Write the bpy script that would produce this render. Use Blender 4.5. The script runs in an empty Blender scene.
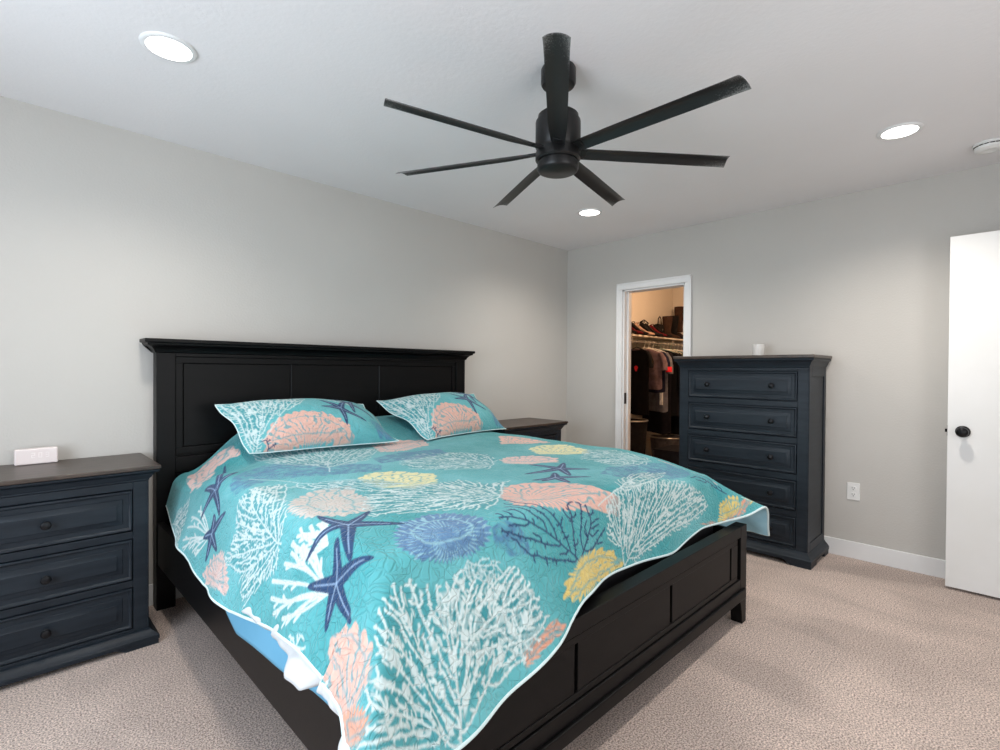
import bpy, math, random
import numpy as np
from mathutils import Vector, Matrix

sc = bpy.context.scene
col = sc.collection
PI = math.pi

# ------------------------------------------------------------------ camera
cam_data = bpy.data.cameras.new('camera')
cam_data.sensor_width = 36.0
cam_data.lens = 36.0 * 509.62 / 1000.0
cam_data.clip_start = 0.05
cam = bpy.data.objects.new('camera', cam_data)
col.objects.link(cam)
def cam_axes(th, pitch, roll):
    F = Vector((math.cos(th) * math.cos(pitch), math.sin(th) * math.cos(pitch), math.sin(pitch)))
    R = Vector((math.sin(th), -math.cos(th), 0))
    U = R.cross(F)
    R2 = R * math.cos(roll) + U * math.sin(roll)
    U2 = -R * math.sin(roll) + U * math.cos(roll)
    return F, R2, U2
F_, R_, U_ = cam_axes(0.7916, -0.0098, 0.0064)
cam.matrix_world = Matrix(((R_.x, U_.x, -F_.x, -4.0712), (R_.y, U_.y, -F_.y, -3.1686), (R_.z, U_.z, -F_.z, 1.2417), (0, 0, 0, 1)))
sc.camera = cam

# ------------------------------------------------------------------ world, colour management
world = bpy.data.worlds.new('world'); sc.world = world
world.use_nodes = True
world.node_tree.nodes['Background'].inputs[0].default_value = (0.75, 0.86, 1.0, 1)
world.node_tree.nodes['Background'].inputs[1].default_value = 1.0
sc.view_settings.view_transform = 'Standard'
sc.view_settings.look = 'None'
sc.view_settings.gamma = 1.0
sc.view_settings.use_curve_mapping = False
sc.view_settings.exposure = 0.32

# ------------------------------------------------------------------ daylight through the two windows behind the camera, and lamps
def area(name, loc, target, sx, sy, power, colour, spread=180):
    d = bpy.data.lights.new(name, 'AREA')
    d.shape = 'RECTANGLE'; d.size = sx; d.size_y = sy
    d.energy = power; d.color = colour; d.spread = math.radians(spread)
    o = bpy.data.objects.new(name, d); col.objects.link(o)
    o.location = loc
    o.rotation_euler = (Vector(target) - Vector(loc)).to_track_quat('-Z', 'Y').to_euler()
    return o
area('daylight_side_window', (-5.33, -1.95, 1.35), (0.0, -1.95, 2.6), 1.7, 1.35, 54, (0.80, 0.90, 1.0))
area('daylight_rear_window', (-2.9, -4.78, 1.35), (-2.9, 0.0, 2.6), 1.9, 1.35, 27, (1.0, 0.97, 0.93))
def spot(name, loc, power, colour, size=0.07, ang=150):
    d = bpy.data.lights.new(name, 'SPOT')
    d.energy = power; d.color = colour; d.spot_size = math.radians(ang); d.spot_blend = 0.9; d.shadow_soft_size = size
    o = bpy.data.objects.new(name, d); col.objects.link(o); o.location = loc
    return o
DOWNLIGHTS = [(-3.61, -0.93), (-0.88, -0.89), (-0.885, -2.75), (-3.61, -2.75)]
for (x, y), pw in zip(DOWNLIGHTS, (38, 44, 60, 36)):
    spot('downlight_lamp', (x, y, 2.40), pw, (1.0, 0.93, 0.85))
d = bpy.data.lights.new('closet_bulb', 'POINT'); d.energy = 32; d.color = (1.0, 0.64, 0.38); d.shadow_soft_size = 0.08
o = bpy.data.objects.new('closet_bulb', d); col.objects.link(o); o.location = (1.35, -0.9, 2.25)
# ------------------------------------------------------------------ mesh helpers
class MB:
    def __init__(s): s.v = []; s.f = []
    def add(s, vs, fs):
        n = len(s.v); s.v += [tuple(map(float, p)) for p in vs]; s.f += [tuple(i + n for i in f) for f in fs]; return s
    def box(s, x0, x1, y0, y1, z0, z1):
        return s.add([(x0,y0,z0),(x1,y0,z0),(x1,y1,z0),(x0,y1,z0),(x0,y0,z1),(x1,y0,z1),(x1,y1,z1),(x0,y1,z1)],
                     [(0,3,2,1),(4,5,6,7),(0,1,5,4),(1,2,6,5),(2,3,7,6),(3,0,4,7)])
    def hexa(s, p):   # eight corners, bottom four then top four, counter-clockwise from above
        return s.add(p, [(0,3,2,1),(4,5,6,7),(0,1,5,4),(1,2,6,5),(2,3,7,6),(3,0,4,7)])
    def lathe(s, prof, c=(0,0,0), n=32, axis='z'):
        vs = []; fs = []; m = len(prof)
        for k in range(n):
            a = 2*PI*k/n
            for r, h in prof:
                x, y = r*math.cos(a), r*math.sin(a)
                if axis == 'z': vs.append((c[0]+x, c[1]+y, c[2]+h))
                elif axis == 'y': vs.append((c[0]+x, c[1]-h, c[2]+y))     # h towards -y
                else: vs.append((c[0]-h, c[1]-x, c[2]+y))                # h towards -x
        for k in range(n):
            k2 = (k+1) % n
            for j in range(m-1):
                fs.append((k*m+j, k2*m+j, k2*m+j+1, k*m+j+1))
        if prof[0][0] > 1e-6: fs.append(tuple(k*m for k in range(n-1, -1, -1)))
        if prof[-1][0] > 1e-6: fs.append(tuple(k*m+m-1 for k in range(n)))
        return s.add(vs, fs)
    def tube(s, pts, r, n=8, closed=False):
        pts = [Vector(p) for p in pts]; m = len(pts); rs = r if isinstance(r, (list, tuple)) else [r]*m
        vs = []; fs = []; prev = None
        for i, p in enumerate(pts):
            if closed: t = pts[(i+1) % m]-pts[i-1]
            else: t = pts[min(i+1, m-1)]-pts[max(i-1, 0)]
            t.normalize()
            if prev is None:
                u = t.orthogonal().normalized()
            else:
                u = (prev - t*prev.dot(t)).normalized()
            prev = u; w = t.cross(u)
            for k in range(n):
                a = 2*PI*k/n
                vs.append(p + (u*math.cos(a)+w*math.sin(a))*rs[i])
        for i in range(m if closed else m-1):
            i2 = (i+1) % m
            for k in range(n):
                fs.append((i*n+k, i*n+(k+1) % n, i2*n+(k+1) % n, i2*n+k))
        if not closed:
            fs.append(tuple(range(n-1, -1, -1))); fs.append(tuple((m-1)*n+k for k in range(n)))
        return s.add(vs, fs)
    def usweep(s, prof, x0, x1, yf, yb):
        """moulding round three sides of a cabinet: prof = [(out, z)]; open at the back yb"""
        m = len(prof); vs = []
        for o, z in prof:
            vs += [(x0-o, yb, z), (x0-o, yf-o, z), (x1+o, yf-o, z), (x1+o, yb, z)]
        fs = []
        for j in range(m-1):
            for k in range(3):
                fs.append((j*4+k, j*4+k+1, (j+1)*4+k+1, (j+1)*4+k))
        fs.append(tuple(j*4 for j in range(m))); fs.append(tuple(j*4+3 for j in range(m-1, -1, -1)))
        fs.append((0, 3, 2, 1)); t = (m-1)*4; fs.append((t, t+1, t+2, t+3))
        return s.add(vs, fs)
    def panel(s, x0, x1, z0, z1, y, steps, back=None):
        """nested rectangles facing -y: steps = [(inset, y offset)]"""
        vs = []; fs = []
        for i, o in steps:
            vs += [(x0+i, y+o, z0+i), (x1-i, y+o, z0+i), (x1-i, y+o, z1-i), (x0+i, y+o, z1-i)]
        m = len(steps)
        for j in range(m-1):
            for k in range(4):
                k2 = (k+1) % 4
                fs.append((j*4+k, j*4+k2, (j+1)*4+k2, (j+1)*4+k))
        t = (m-1)*4; fs.append((t, t+1, t+2, t+3)); fs.append((3, 2, 1, 0))
        return s.add(vs, fs)
    def prism(s, poly, z0, z1):
        n = len(poly)
        return s.add([(x, y, z0) for x, y in poly]+[(x, y, z1) for x, y in poly],
                     [tuple(range(n-1, -1, -1)), tuple(range(n, 2*n))]+[(i, (i+1) % n, n+(i+1) % n, n+i) for i in range(n)])
    def prism_y(s, poly, y0, y1):   # outline in x, z
        n = len(poly)
        return s.add([(x, y0, z) for x, z in poly]+[(x, y1, z) for x, z in poly],
                     [tuple(range(n)), tuple(range(2*n-1, n-1, -1))]+[(i, n+i, n+(i+1) % n, (i+1) % n) for i in range(n)])
    def build(s, name, mat, parent=None, bevel=0, smooth=False, seg=2):
        me = bpy.data.meshes.new(name); me.from_pydata(s.v, [], s.f); me.update()
        import bmesh
        bm = bmesh.new(); bm.from_mesh(me); bmesh.ops.recalc_face_normals(bm, faces=bm.faces); bm.to_mesh(me); bm.free()
        o = bpy.data.objects.new(name, me); col.objects.link(o)
        if mat: me.materials.append(mat)
        if parent: o.parent = parent
        if bevel:
            b = o.modifiers.new('bevel', 'BEVEL'); b.width = bevel; b.segments = seg; b.limit_method = 'ANGLE'; b.angle_limit = math.radians(35)
            b.harden_normals = True
        if smooth or bevel:
            for p in me.polygons: p.use_smooth = True
            if not bevel:
                try: me.set_sharp_from_angle(angle=math.radians(40))
                except Exception: pass
        return o

def tag(o, label=None, cat=None, group=None, kind=None):
    if label: o['label'] = label
    if cat: o['category'] = cat
    if group: o['group'] = group
    if kind: o['kind'] = kind
    return o
def empty(name, loc=(0, 0, 0), rz=0, label=None, cat=None, group=None):
    o = bpy.data.objects.new(name, None); col.objects.link(o)
    o.location = loc; o.rotation_euler = (0, 0, rz); o.empty_display_size = 0.1
    return tag(o, label, cat, group)
def copy_tree(o, parent=None):
    c = o.copy(); col.objects.link(c); c.parent = parent
    for ch in list(o.children): copy_tree(ch, c)
    return c
def grid_mesh(name, P, mat, parent=None, colour=None, flip=False):
    """P: (n, m, 3) array -> smooth sheet; colour: (n, m, 3) linear colours at the vertices"""
    n, m = P.shape[:2]
    me = bpy.data.meshes.new(name)
    idx = np.arange(n*m).reshape(n, m)
    q = np.stack([idx[:-1, :-1], idx[1:, :-1], idx[1:, 1:], idx[:-1, 1:]], -1).reshape(-1, 4)
    if flip: q = q[:, ::-1]
    me.vertices.add(n*m); me.vertices.foreach_set('co', P.reshape(-1).astype(np.float32))
    me.loops.add(q.size); me.loops.foreach_set('vertex_index', q.reshape(-1).astype(np.int32))
    me.polygons.add(len(q)); me.polygons.foreach_set('loop_start', np.arange(0, q.size, 4, dtype=np.int32))
    me.polygons.foreach_set('loop_total', np.full(len(q), 4, dtype=np.int32))
    me.polygons.foreach_set('use_smooth', np.ones(len(q), dtype=bool))
    me.update(calc_edges=True)
    if colour is not None:
        a = me.color_attributes.new('print', 'FLOAT_COLOR', 'POINT')
        c = np.ones((n*m, 4), np.float32); c[:, :3] = colour.reshape(-1, 3)
        a.data.foreach_set('color', c.reshape(-1))
    me.materials.append(mat)
    o = bpy.data.objects.new(name, me); col.objects.link(o)
    if parent: o.parent = parent
    return o

# ------------------------------------------------------------------ materials
def srgb(r, g, b):
    f = lambda c: (c/255/12.92) if c/255 <= 0.04045 else ((c/255+0.055)/1.055)**2.4
    return (f(r), f(g), f(b))
def new_mat(name):
    m = bpy.data.materials.new(name); m.use_nodes = True
    nt = m.node_tree; b = nt.nodes['Principled BSDF']
    return m, nt, b
def material(name, c, rough=0.5, c2=None, scale=8.0, bump=0.0, bscale=60.0, metal=0.0, spec=0.5, stretch=(1, 1, 1), sheen=0.0, bdist=0.002, detail=4.0, contrast=(0.35, 0.65)):
    m, nt, b = new_mat(name)
    N = nt.nodes; L = nt.links
    b.inputs['Base Color'].default_value = (*c, 1); b.inputs['Roughness'].default_value = rough
    b.inputs['Metallic'].default_value = metal; b.inputs['Specular IOR Level'].default_value = spec
    if sheen: b.inputs['Sheen Weight'].default_value = sheen
    tc = N.new('ShaderNodeTexCoord'); mp = N.new('ShaderNodeMapping'); mp.inputs['Scale'].default_value = stretch
    L.new(tc.outputs['Object'], mp.inputs['Vector'])
    no = N.new('ShaderNodeTexNoise'); no.inputs['Scale'].default_value = scale; no.inputs['Detail'].default_value = detail
    L.new(mp.outputs[0], no.inputs['Vector'])
    rp = N.new('ShaderNodeValToRGB'); rp.color_ramp.elements[0].position = contrast[0]; rp.color_ramp.elements[1].position = contrast[1]
    c2 = c2 or tuple(min(1, v*1.12) for v in c)
    rp.color_ramp.elements[0].color = (*c, 1); rp.color_ramp.elements[1].color = (*c2, 1)
    L.new(no.outputs[0], rp.inputs[0]); L.new(rp.outputs[0], b.inputs['Base Color'])
    if bump:
        nb = N.new('ShaderNodeTexNoise'); nb.inputs['Scale'].default_value = bscale; nb.inputs['Detail'].default_value = 3
        L.new(mp.outputs[0], nb.inputs['Vector'])
        bp = N.new('ShaderNodeBump'); bp.inputs['Strength'].default_value = bump; bp.inputs['Distance'].default_value = bdist
        L.new(nb.outputs[0], bp.inputs['Height']); L.new(bp.outputs[0], b.inputs['Normal'])
    return m
def emitter(name, c, strength):
    m, nt, b = new_mat(name)
    b.inputs['Base Color'].default_value = (0.8, 0.8, 0.8, 1)
    b.inputs['Emission Color'].default_value = (*c, 1); b.inputs['Emission Strength'].default_value = strength
    return m
def cloth_print(name, attr='print', rough=0.85):
    """quilted cotton: printed colours at the vertices, meandering stitch lines as relief"""
    m, nt, b = new_mat(name); N = nt.nodes; L = nt.links
    at = N.new('ShaderNodeAttribute'); at.attribute_name = attr
    L.new(at.outputs['Color'], b.inputs['Base Color'])
    b.inputs['Roughness'].default_value = rough; b.inputs['Specular IOR Level'].default_value = 0.25
    b.inputs['Sheen Weight'].default_value = 0.15
    tc = N.new('ShaderNodeTexCoord')
    # wandering stitch lines: the borders of warped cells pull the padding down
    wn = N.new('ShaderNodeTexNoise'); wn.inputs['Scale'].default_value = 14; wn.inputs['Detail'].default_value = 1.0
    L.new(tc.outputs['Object'], wn.inputs['Vector'])
    ms = N.new('ShaderNodeVectorMath'); ms.operation = 'SCALE'; ms.inputs['Scale'].default_value = 0.09
    L.new(wn.outputs['Color'], ms.inputs[0])
    va = N.new('ShaderNodeVectorMath'); va.operation = 'ADD'; L.new(tc.outputs['Object'], va.inputs[0]); L.new(ms.outputs[0], va.inputs[1])
    vo = N.new('ShaderNodeTexVoronoi'); vo.feature = 'DISTANCE_TO_EDGE'; vo.inputs['Scale'].default_value = 40; vo.inputs['Randomness'].default_value = 0.9
    L.new(va.outputs[0], vo.inputs['Vector'])
    mr = N.new('ShaderNodeMapRange'); mr.inputs['From Max'].default_value = 0.15; mr.interpolation_type = 'SMOOTHSTEP'
    L.new(vo.outputs['Distance'], mr.inputs['Value'])
    bp = N.new('ShaderNodeBump'); bp.inputs['Strength'].default_value = 0.55; bp.inputs['Distance'].default_value = 0.006
    L.new(mr.outputs[0], bp.inputs['Height']); L.new(bp.outputs[0], b.inputs['Normal'])
    return m

def wall_material(name, c, bump=0.25, scale=90):
    return material(name, c, 0.85, tuple(v*1.03 for v in c), 1.5, bump, scale, spec=0.2, bdist=0.004)
M = {}
M['wall'] = wall_material('wall_paint', srgb(193, 190, 185))
M['ceiling'] = wall_material('ceiling_paint', srgb(233, 231, 232), 0.25, 60)
M['closet_wall'] = wall_material('closet_paint', srgb(214, 205, 192))
M['trim'] = material('white_trim_paint', srgb(232, 232, 232), 0.35, srgb(228, 228, 228), 5, spec=0.4)
M['door'] = material('white_door_paint', srgb(226, 226, 224), 0.4, srgb(230, 230, 229), 3, 0.05, 30, spec=0.4)
M['plastic'] = material('white_plastic', srgb(228, 228, 226), 0.35, srgb(232, 232, 230), 10)
M['paint'] = material('dark_slate_paint', srgb(26, 33, 41), 0.45, srgb(34, 42, 50), 6, 0.15, 40, spec=0.28, stretch=(1, 1, 8), bdist=0.001)
M['paint_top'] = material('dark_brown_top', srgb(50, 41, 36), 0.36, srgb(74, 62, 54), 9, 0.2, 40, stretch=(1, 8, 1), bdist=0.001)
M['espresso'] = material('espresso_wood', srgb(7, 7, 8), 0.42, srgb(12, 11, 12), 5, 0.1, 40, stretch=(1, 8, 8), bdist=0.001, spec=0.18)
M['knob'] = material('dark_bronze_metal', srgb(28, 28, 31), 0.35, srgb(40, 40, 42), 30, metal=0.7)
M['blackmetal'] = material('black_metal', srgb(24, 24, 25), 0.38, srgb(32, 32, 32), 20, metal=0.4)
M['dark'] = material('dark_gap', srgb(12, 12, 13), 0.8)
M['dif'] = emitter('lamp_diffuser', (1.0, 0.98, 0.94), 6.0)
# ------------------------------------------------------------------ the room shell: x to the closet wall (0), y to the headboard wall (0)
RX0, RY0, H = -5.2, -4.65, 2.44
def struct(o): o['kind'] = 'structure'; return o
carpet, nt, b = new_mat('carpet_pile')
N, L = nt.nodes, nt.links
tc = N.new('ShaderNodeTexCoord')
n1 = N.new('ShaderNodeTexNoise'); n1.inputs['Scale'].default_value = 160; n1.inputs['Detail'].default_value = 3; n1.inputs['Roughness'].default_value = 0.7
n2 = N.new('ShaderNodeTexNoise'); n2.inputs['Scale'].default_value = 2.6; n2.inputs['Detail'].default_value = 3; n2.inputs['Distortion'].default_value = 0.6
mpc = N.new('ShaderNodeMapping'); mpc.inputs['Scale'].default_value = (1.0, 0.45, 1); mpc.inputs['Rotation'].default_value = (0, 0, 0.5)
L.new(tc.outputs['Object'], n1.inputs['Vector']); L.new(tc.outputs['Object'], mpc.inputs['Vector']); L.new(mpc.outputs[0], n2.inputs['Vector'])
r1 = N.new('ShaderNodeValToRGB'); r1.color_ramp.elements[0].position = 0.38; r1.color_ramp.elements[1].position = 0.60
r1.color_ramp.elements[0].color = (*srgb(134, 116, 108), 1); r1.color_ramp.elements[1].color = (*srgb(250, 229, 217), 1)
L.new(n1.outputs[0], r1.inputs[0])
r2 = N.new('ShaderNodeValToRGB'); r2.color_ramp.elements[0].position = 0.42; r2.color_ramp.elements[1].position = 0.58
r2.color_ramp.elements[0].color = (0.80, 0.80, 0.80, 1); r2.color_ramp.elements[1].color = (1, 1, 1, 1)
L.new(n2.outputs[0], r2.inputs[0])
mx = N.new('ShaderNodeMix'); mx.data_type = 'RGBA'; mx.blend_type = 'MULTIPLY'; mx.inputs[0].default_value = 1.0
L.new(r1.outputs[0], mx.inputs[6]); L.new(r2.outputs[0], mx.inputs[7]); L.new(mx.outputs[2], b.inputs['Base Color'])
b.inputs['Roughness'].default_value = 1.0; b.inputs['Specular IOR Level'].default_value = 0.05; b.inputs['Sheen Weight'].default_value = 0.2
bp = N.new('ShaderNodeBump'); bp.inputs['Strength'].default_value = 1.0; bp.inputs['Distance'].default_value = 0.007
L.new(n1.outputs[0], bp.inputs['Height']); L.new(bp.outputs[0], b.inputs['Normal'])
M['carpet'] = carpet

T = 0.12
struct(MB().box(RX0-T, 2.9, RY0-T, 0.4, -0.1, 0).build('floor', carpet))
struct(MB().box(RX0-T, 2.9, RY0-T, 0.4, H, H+0.1).build('ceiling', M['ceiling']))
struct(MB().box(RX0-T, 0, 0, T, 0, H).build('wall_north', M['wall']))
# closet wall with the doorway
DY0, DY1, DZ = -1.232, -0.640, 1.978
w = MB(); w.box(0, T, DY1, 0.4, 0, H); w.box(0, T, RY0-T, DY0, 0, H); w.box(0, T, DY0, DY1, DZ, H)
struct(w.build('wall_east', M['wall']))
# wall beside the camera, with a window
w = MB(); wy0, wy1, wz0, wz1 = -2.85, -1.05, 0.65, 2.05
w.box(RX0-T, RX0, RY0-T, wy0, 0, H); w.box(RX0-T, RX0, wy1, 0, 0, H); w.box(RX0-T, RX0, wy0, wy1, 0, wz0); w.box(RX0-T, RX0, wy0, wy1, wz1, H)
struct(w.build('wall_west', M['wall']))
# wall behind the camera, with a window
w = MB(); wx0, wx1 = -3.9, -1.9
w.box(RX0, wx0, RY0-T, RY0, 0, H); w.box(wx1, 0, RY0-T, RY0, 0, H); w.box(wx0, wx1, RY0-T, RY0, 0, wz0); w.box(wx0, wx1, RY0-T, RY0, wz1, H)
struct(w.build('wall_south', M['wall']))
glass, nt, b = new_mat('window_glass')
tb = nt.nodes.new('ShaderNodeBsdfTransparent'); gb = nt.nodes.new('ShaderNodeBsdfGlossy'); gb.inputs['Roughness'].default_value = 0.02
mxs = nt.nodes.new('ShaderNodeMixShader'); mxs.inputs[0].default_value = 0.06
nt.links.new(tb.outputs[0], mxs.inputs[1]); nt.links.new(gb.outputs[0], mxs.inputs[2]); nt.links.new(mxs.outputs[0], nt.nodes['Material Output'].inputs['Surface'])
def window_west():
    t = empty('window_1', (RX0-T/2, (wy0+wy1)/2, wz0)); t['kind'] = 'structure'
    hw, hh = (wy1-wy0)/2, wz1-wz0
    f = MB()
    for a, b_, c, d in ((-hw, -hw+.05, 0, hh), (hw-.05, hw, 0, hh), (-.025, .025, 0, hh)): f.box(-.03, .03, a, b_, c, d)
    f.box(-.03, .03, -hw, hw, 0, .05); f.box(-.03, .03, -hw, hw, hh-.05, hh)
    f.build('window_frame', M['trim'], t); MB().box(-.003, .003, -hw+.05, hw-.05, .05, hh-.05).build('pane', glass, t)
def window_south():
    t = empty('window_2', ((wx0+wx1)/2, RY0-T/2, wz0)); t['kind'] = 'structure'
    hw, hh = (wx1-wx0)/2, wz1-wz0
    f = MB()
    for a, b_ in ((-hw, -hw+.05), (hw-.05, hw), (-.025, .025)): f.box(a, b_, -.03, .03, 0, hh)
    f.box(-hw, hw, -.03, .03, 0, .05); f.box(-hw, hw, -.03, .03, hh-.05, hh)
    f.build('window_frame', M['trim'], t); MB().box(-hw+.05, hw-.05, -.003, .003, .05, hh-.05).build('pane', glass, t)
window_west(); window_south()
# baseboards
def bb(poly):  return poly
struct(MB().box(RX0, -0.014, -0.014, -0.0005, 0, 0.112).build('baseboard_north', M['trim'], None, 0.004))
struct(MB().box(-0.014, -0.0005, RY0, DY0-0.055, 0, 0.112).build('baseboard_east', M['trim'], None, 0.004))
struct(MB().box(-0.014, -0.0005, DY1+0.055, -0.014, 0, 0.112).build('baseboard_corner', M['trim'], None, 0.004))
struct(MB().box(RX0+0.0005, RX0+0.014, RY0, -0.014, 0, 0.112).build('baseboard_west', M['trim'], None, 0.004))
struct(MB().box(RX0+0.014, -0.014, RY0+0.0005, RY0+0.014, 0, 0.112).build('baseboard_south', M['trim'], None, 0.004))
# doorway: casing round the opening and the jamb lining with its latch plate
c = MB()
cw, cp = 0.056, 0.018
for (a, b_) in ((DY1, DY1+cw), (DY0-cw, DY0)):
    c.box(-cp, 0, a, b_, 0, DZ)
c.box(-cp, 0, DY0-cw, DY1+cw, DZ, DZ+cw)
for (a, b_) in ((DY1+cw-.014, DY1+cw+.002), (DY0-cw-.002, DY0-cw+.014)): c.box(-cp-.006, -cp+.002, a, b_, 0, DZ+cw-.002)
c.box(-cp-.006, -cp+.002, DY0-cw-.002, DY1+cw+.002, DZ+cw-.014, DZ+cw+.002)
casing = struct(c.build('trim_1', M['trim'], None, 0.003))
j = MB(); j.box(0.0, T, DY1-.016, DY1, 0, DZ); j.box(0.0, T, DY0, DY0+.016, 0, DZ); j.box(0.0, T, DY0, DY1, DZ-.016, DZ)
j.box(0.05, 0.075, DY1-.028, DY1-.016, 0, DZ-.016); j.box(0.05, 0.075, DY0+.016, DY0+.028, 0, DZ-.016)
jamb = struct(j.build('trim_2', M['trim'], None, 0.002))
MB().box(0.006, 0.040, DY1-.019, DY1-.0155, 0.94, 1.04).build('strike_plate', M['knob'], jamb, 0.001)
# closet shell
struct(MB().box(T, 2.9, 0.28, 0.4, 0, H).build('wall_closet_north', M['closet_wall']))
struct(MB().box(2.78, 2.9, -2.2, 0.28, 0, H).build('wall_closet_east', M['closet_wall']))
struct(MB().box(T, 2.78, -2.3, -2.2, 0, H).build('wall_closet_south', M['closet_wall']))

# open door standing against the closet wall, mostly past the right border
t = empty('door_1', (-0.185, -2.895, 0.015), math.radians(0)); t['kind'] = 'structure'
MB().box(-0.0, 0.035, -0.762, 0, 0, 2.005).build('door_slab', M['door'], t, 0.002)
k = MB(); k.lathe([(0.0, 0), (0.033, 0), (0.033, .004), (0.028, .008), (0.012, .010), (0.011, .030), (0.014, .034), (0.024, .040), (0.028, .050), (0.026, .060), (0.018, .067), (0.0, .070)], (0, -0.066, 0.895), 32, 'x')
k.build('door_knob', M['knob'], t, smooth=True)
MB().box(0.006, 0.029, -0.001, 0.002, 0.865, 0.925).build('latch_plate', M['knob'], t)
MB().hexa([(.010, .001, .886), (.025, .001, .886), (.025, .012, .886), (.018, .012, .886), (.010, .001, .904), (.025, .001, .904), (.025, .012, .904), (.018, .012, .904)]).build('latch', M['knob'], t)

# outlet
t = empty('wall_outlet', (-0.001, -2.415, 0.447)); tag(t, 'white two-socket electrical outlet on the wall above the baseboard', 'outlet')
t.rotation_euler = (0, 0, -PI/2)      # local -y faces the room
MB().box(-.036, .036, -.006, 0, -.058, .058).build('cover_plate', M['plastic'], t, 0.003)
for zc in (-.021, .021):
    s = MB().prism_y([(-.016, zc-.009), (-.010, zc-.014), (.010, zc-.014), (.016, zc-.009), (.016, zc+.009), (.010, zc+.014), (-.010, zc+.014), (-.016, zc+.009)], -.009, -.004).build('socket', M['plastic'], t)
    g = MB(); g.box(-.0075, -.0050, -.0096, -.0085, zc-.002, zc+.008); g.box(.0050, .0075, -.0096, -.0085, zc-.001, zc+.007); g.lathe([(0.0, .0085), (.003, .0085), (.003, .0096), (0, .0096)], (0, 0, zc-.008), 10, 'y')
    g.build('slot', M['dark'], s)
MB().lathe([(0, .006), (.003, .006), (.0025, .0075), (0, .008)], (0, 0, 0), 10, 'y').build('screw', M['plastic'], t)

# downlights
for i, (x, y) in enumerate(DOWNLIGHTS[:3]):
    t = empty('recessed_light', (x, y, H), 0, ['round recessed ceiling light above the left end of the headboard', 'round recessed ceiling light near the closet doorway corner',
              'round recessed ceiling light above the tall dresser, close to the smoke alarm'][i], 'ceiling light', 'recessed ceiling lights')
    MB().lathe([(.072, -.001), (.074, -.008), (.084, -.009), (.091, -.005), (.093, -.0005)], n=48).build('trim_ring', M['trim'], t, smooth=True)
    MB().lathe([(0, -.007), (.04, -.007), (.074, -.006), (.074, -.002), (0, -.002)], n=48).build('diffuser', M['dif'], t, smooth=True)
# smoke alarm
t = empty('smoke_alarm', (-0.385, -3.06, H), 0, 'white round smoke alarm on the ceiling at the right border', 'smoke alarm')
MB().lathe([(.068, -.0005), (.070, -.012), (.066, -.014), (.0, -.014)], n=48).build('base', M['plastic'], t, smooth=True)
MB().lathe([(.0, -.030), (.030, -.040), (.052, -.038), (.062, -.030), (.064, -.018), (0, -.018)], n=48).build('cover', M['plastic'], t, smooth=True)
g = MB()
for k in range(18):
    a0 = 2*PI*k/18+.05; a1 = 2*PI*(k+1)/18-.05
    r0, r1 = .058, .0655
    g.hexa([(r0*math.cos(a0), r0*math.sin(a0), -.0185), (r1*math.cos(a0), r1*math.sin(a0), -.0185), (r1*math.cos(a1), r1*math.sin(a1), -.0185), (r0*math.cos(a1), r0*math.sin(a1), -.0185),
            (r0*math.cos(a0), r0*math.sin(a0), -.0135), (r1*math.cos(a0), r1*math.sin(a0), -.0135), (r1*math.cos(a1), r1*math.sin(a1), -.0135), (r0*math.cos(a1), r0*math.sin(a1), -.0135)])
g.build('vent', M['dark'], t)
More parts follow.
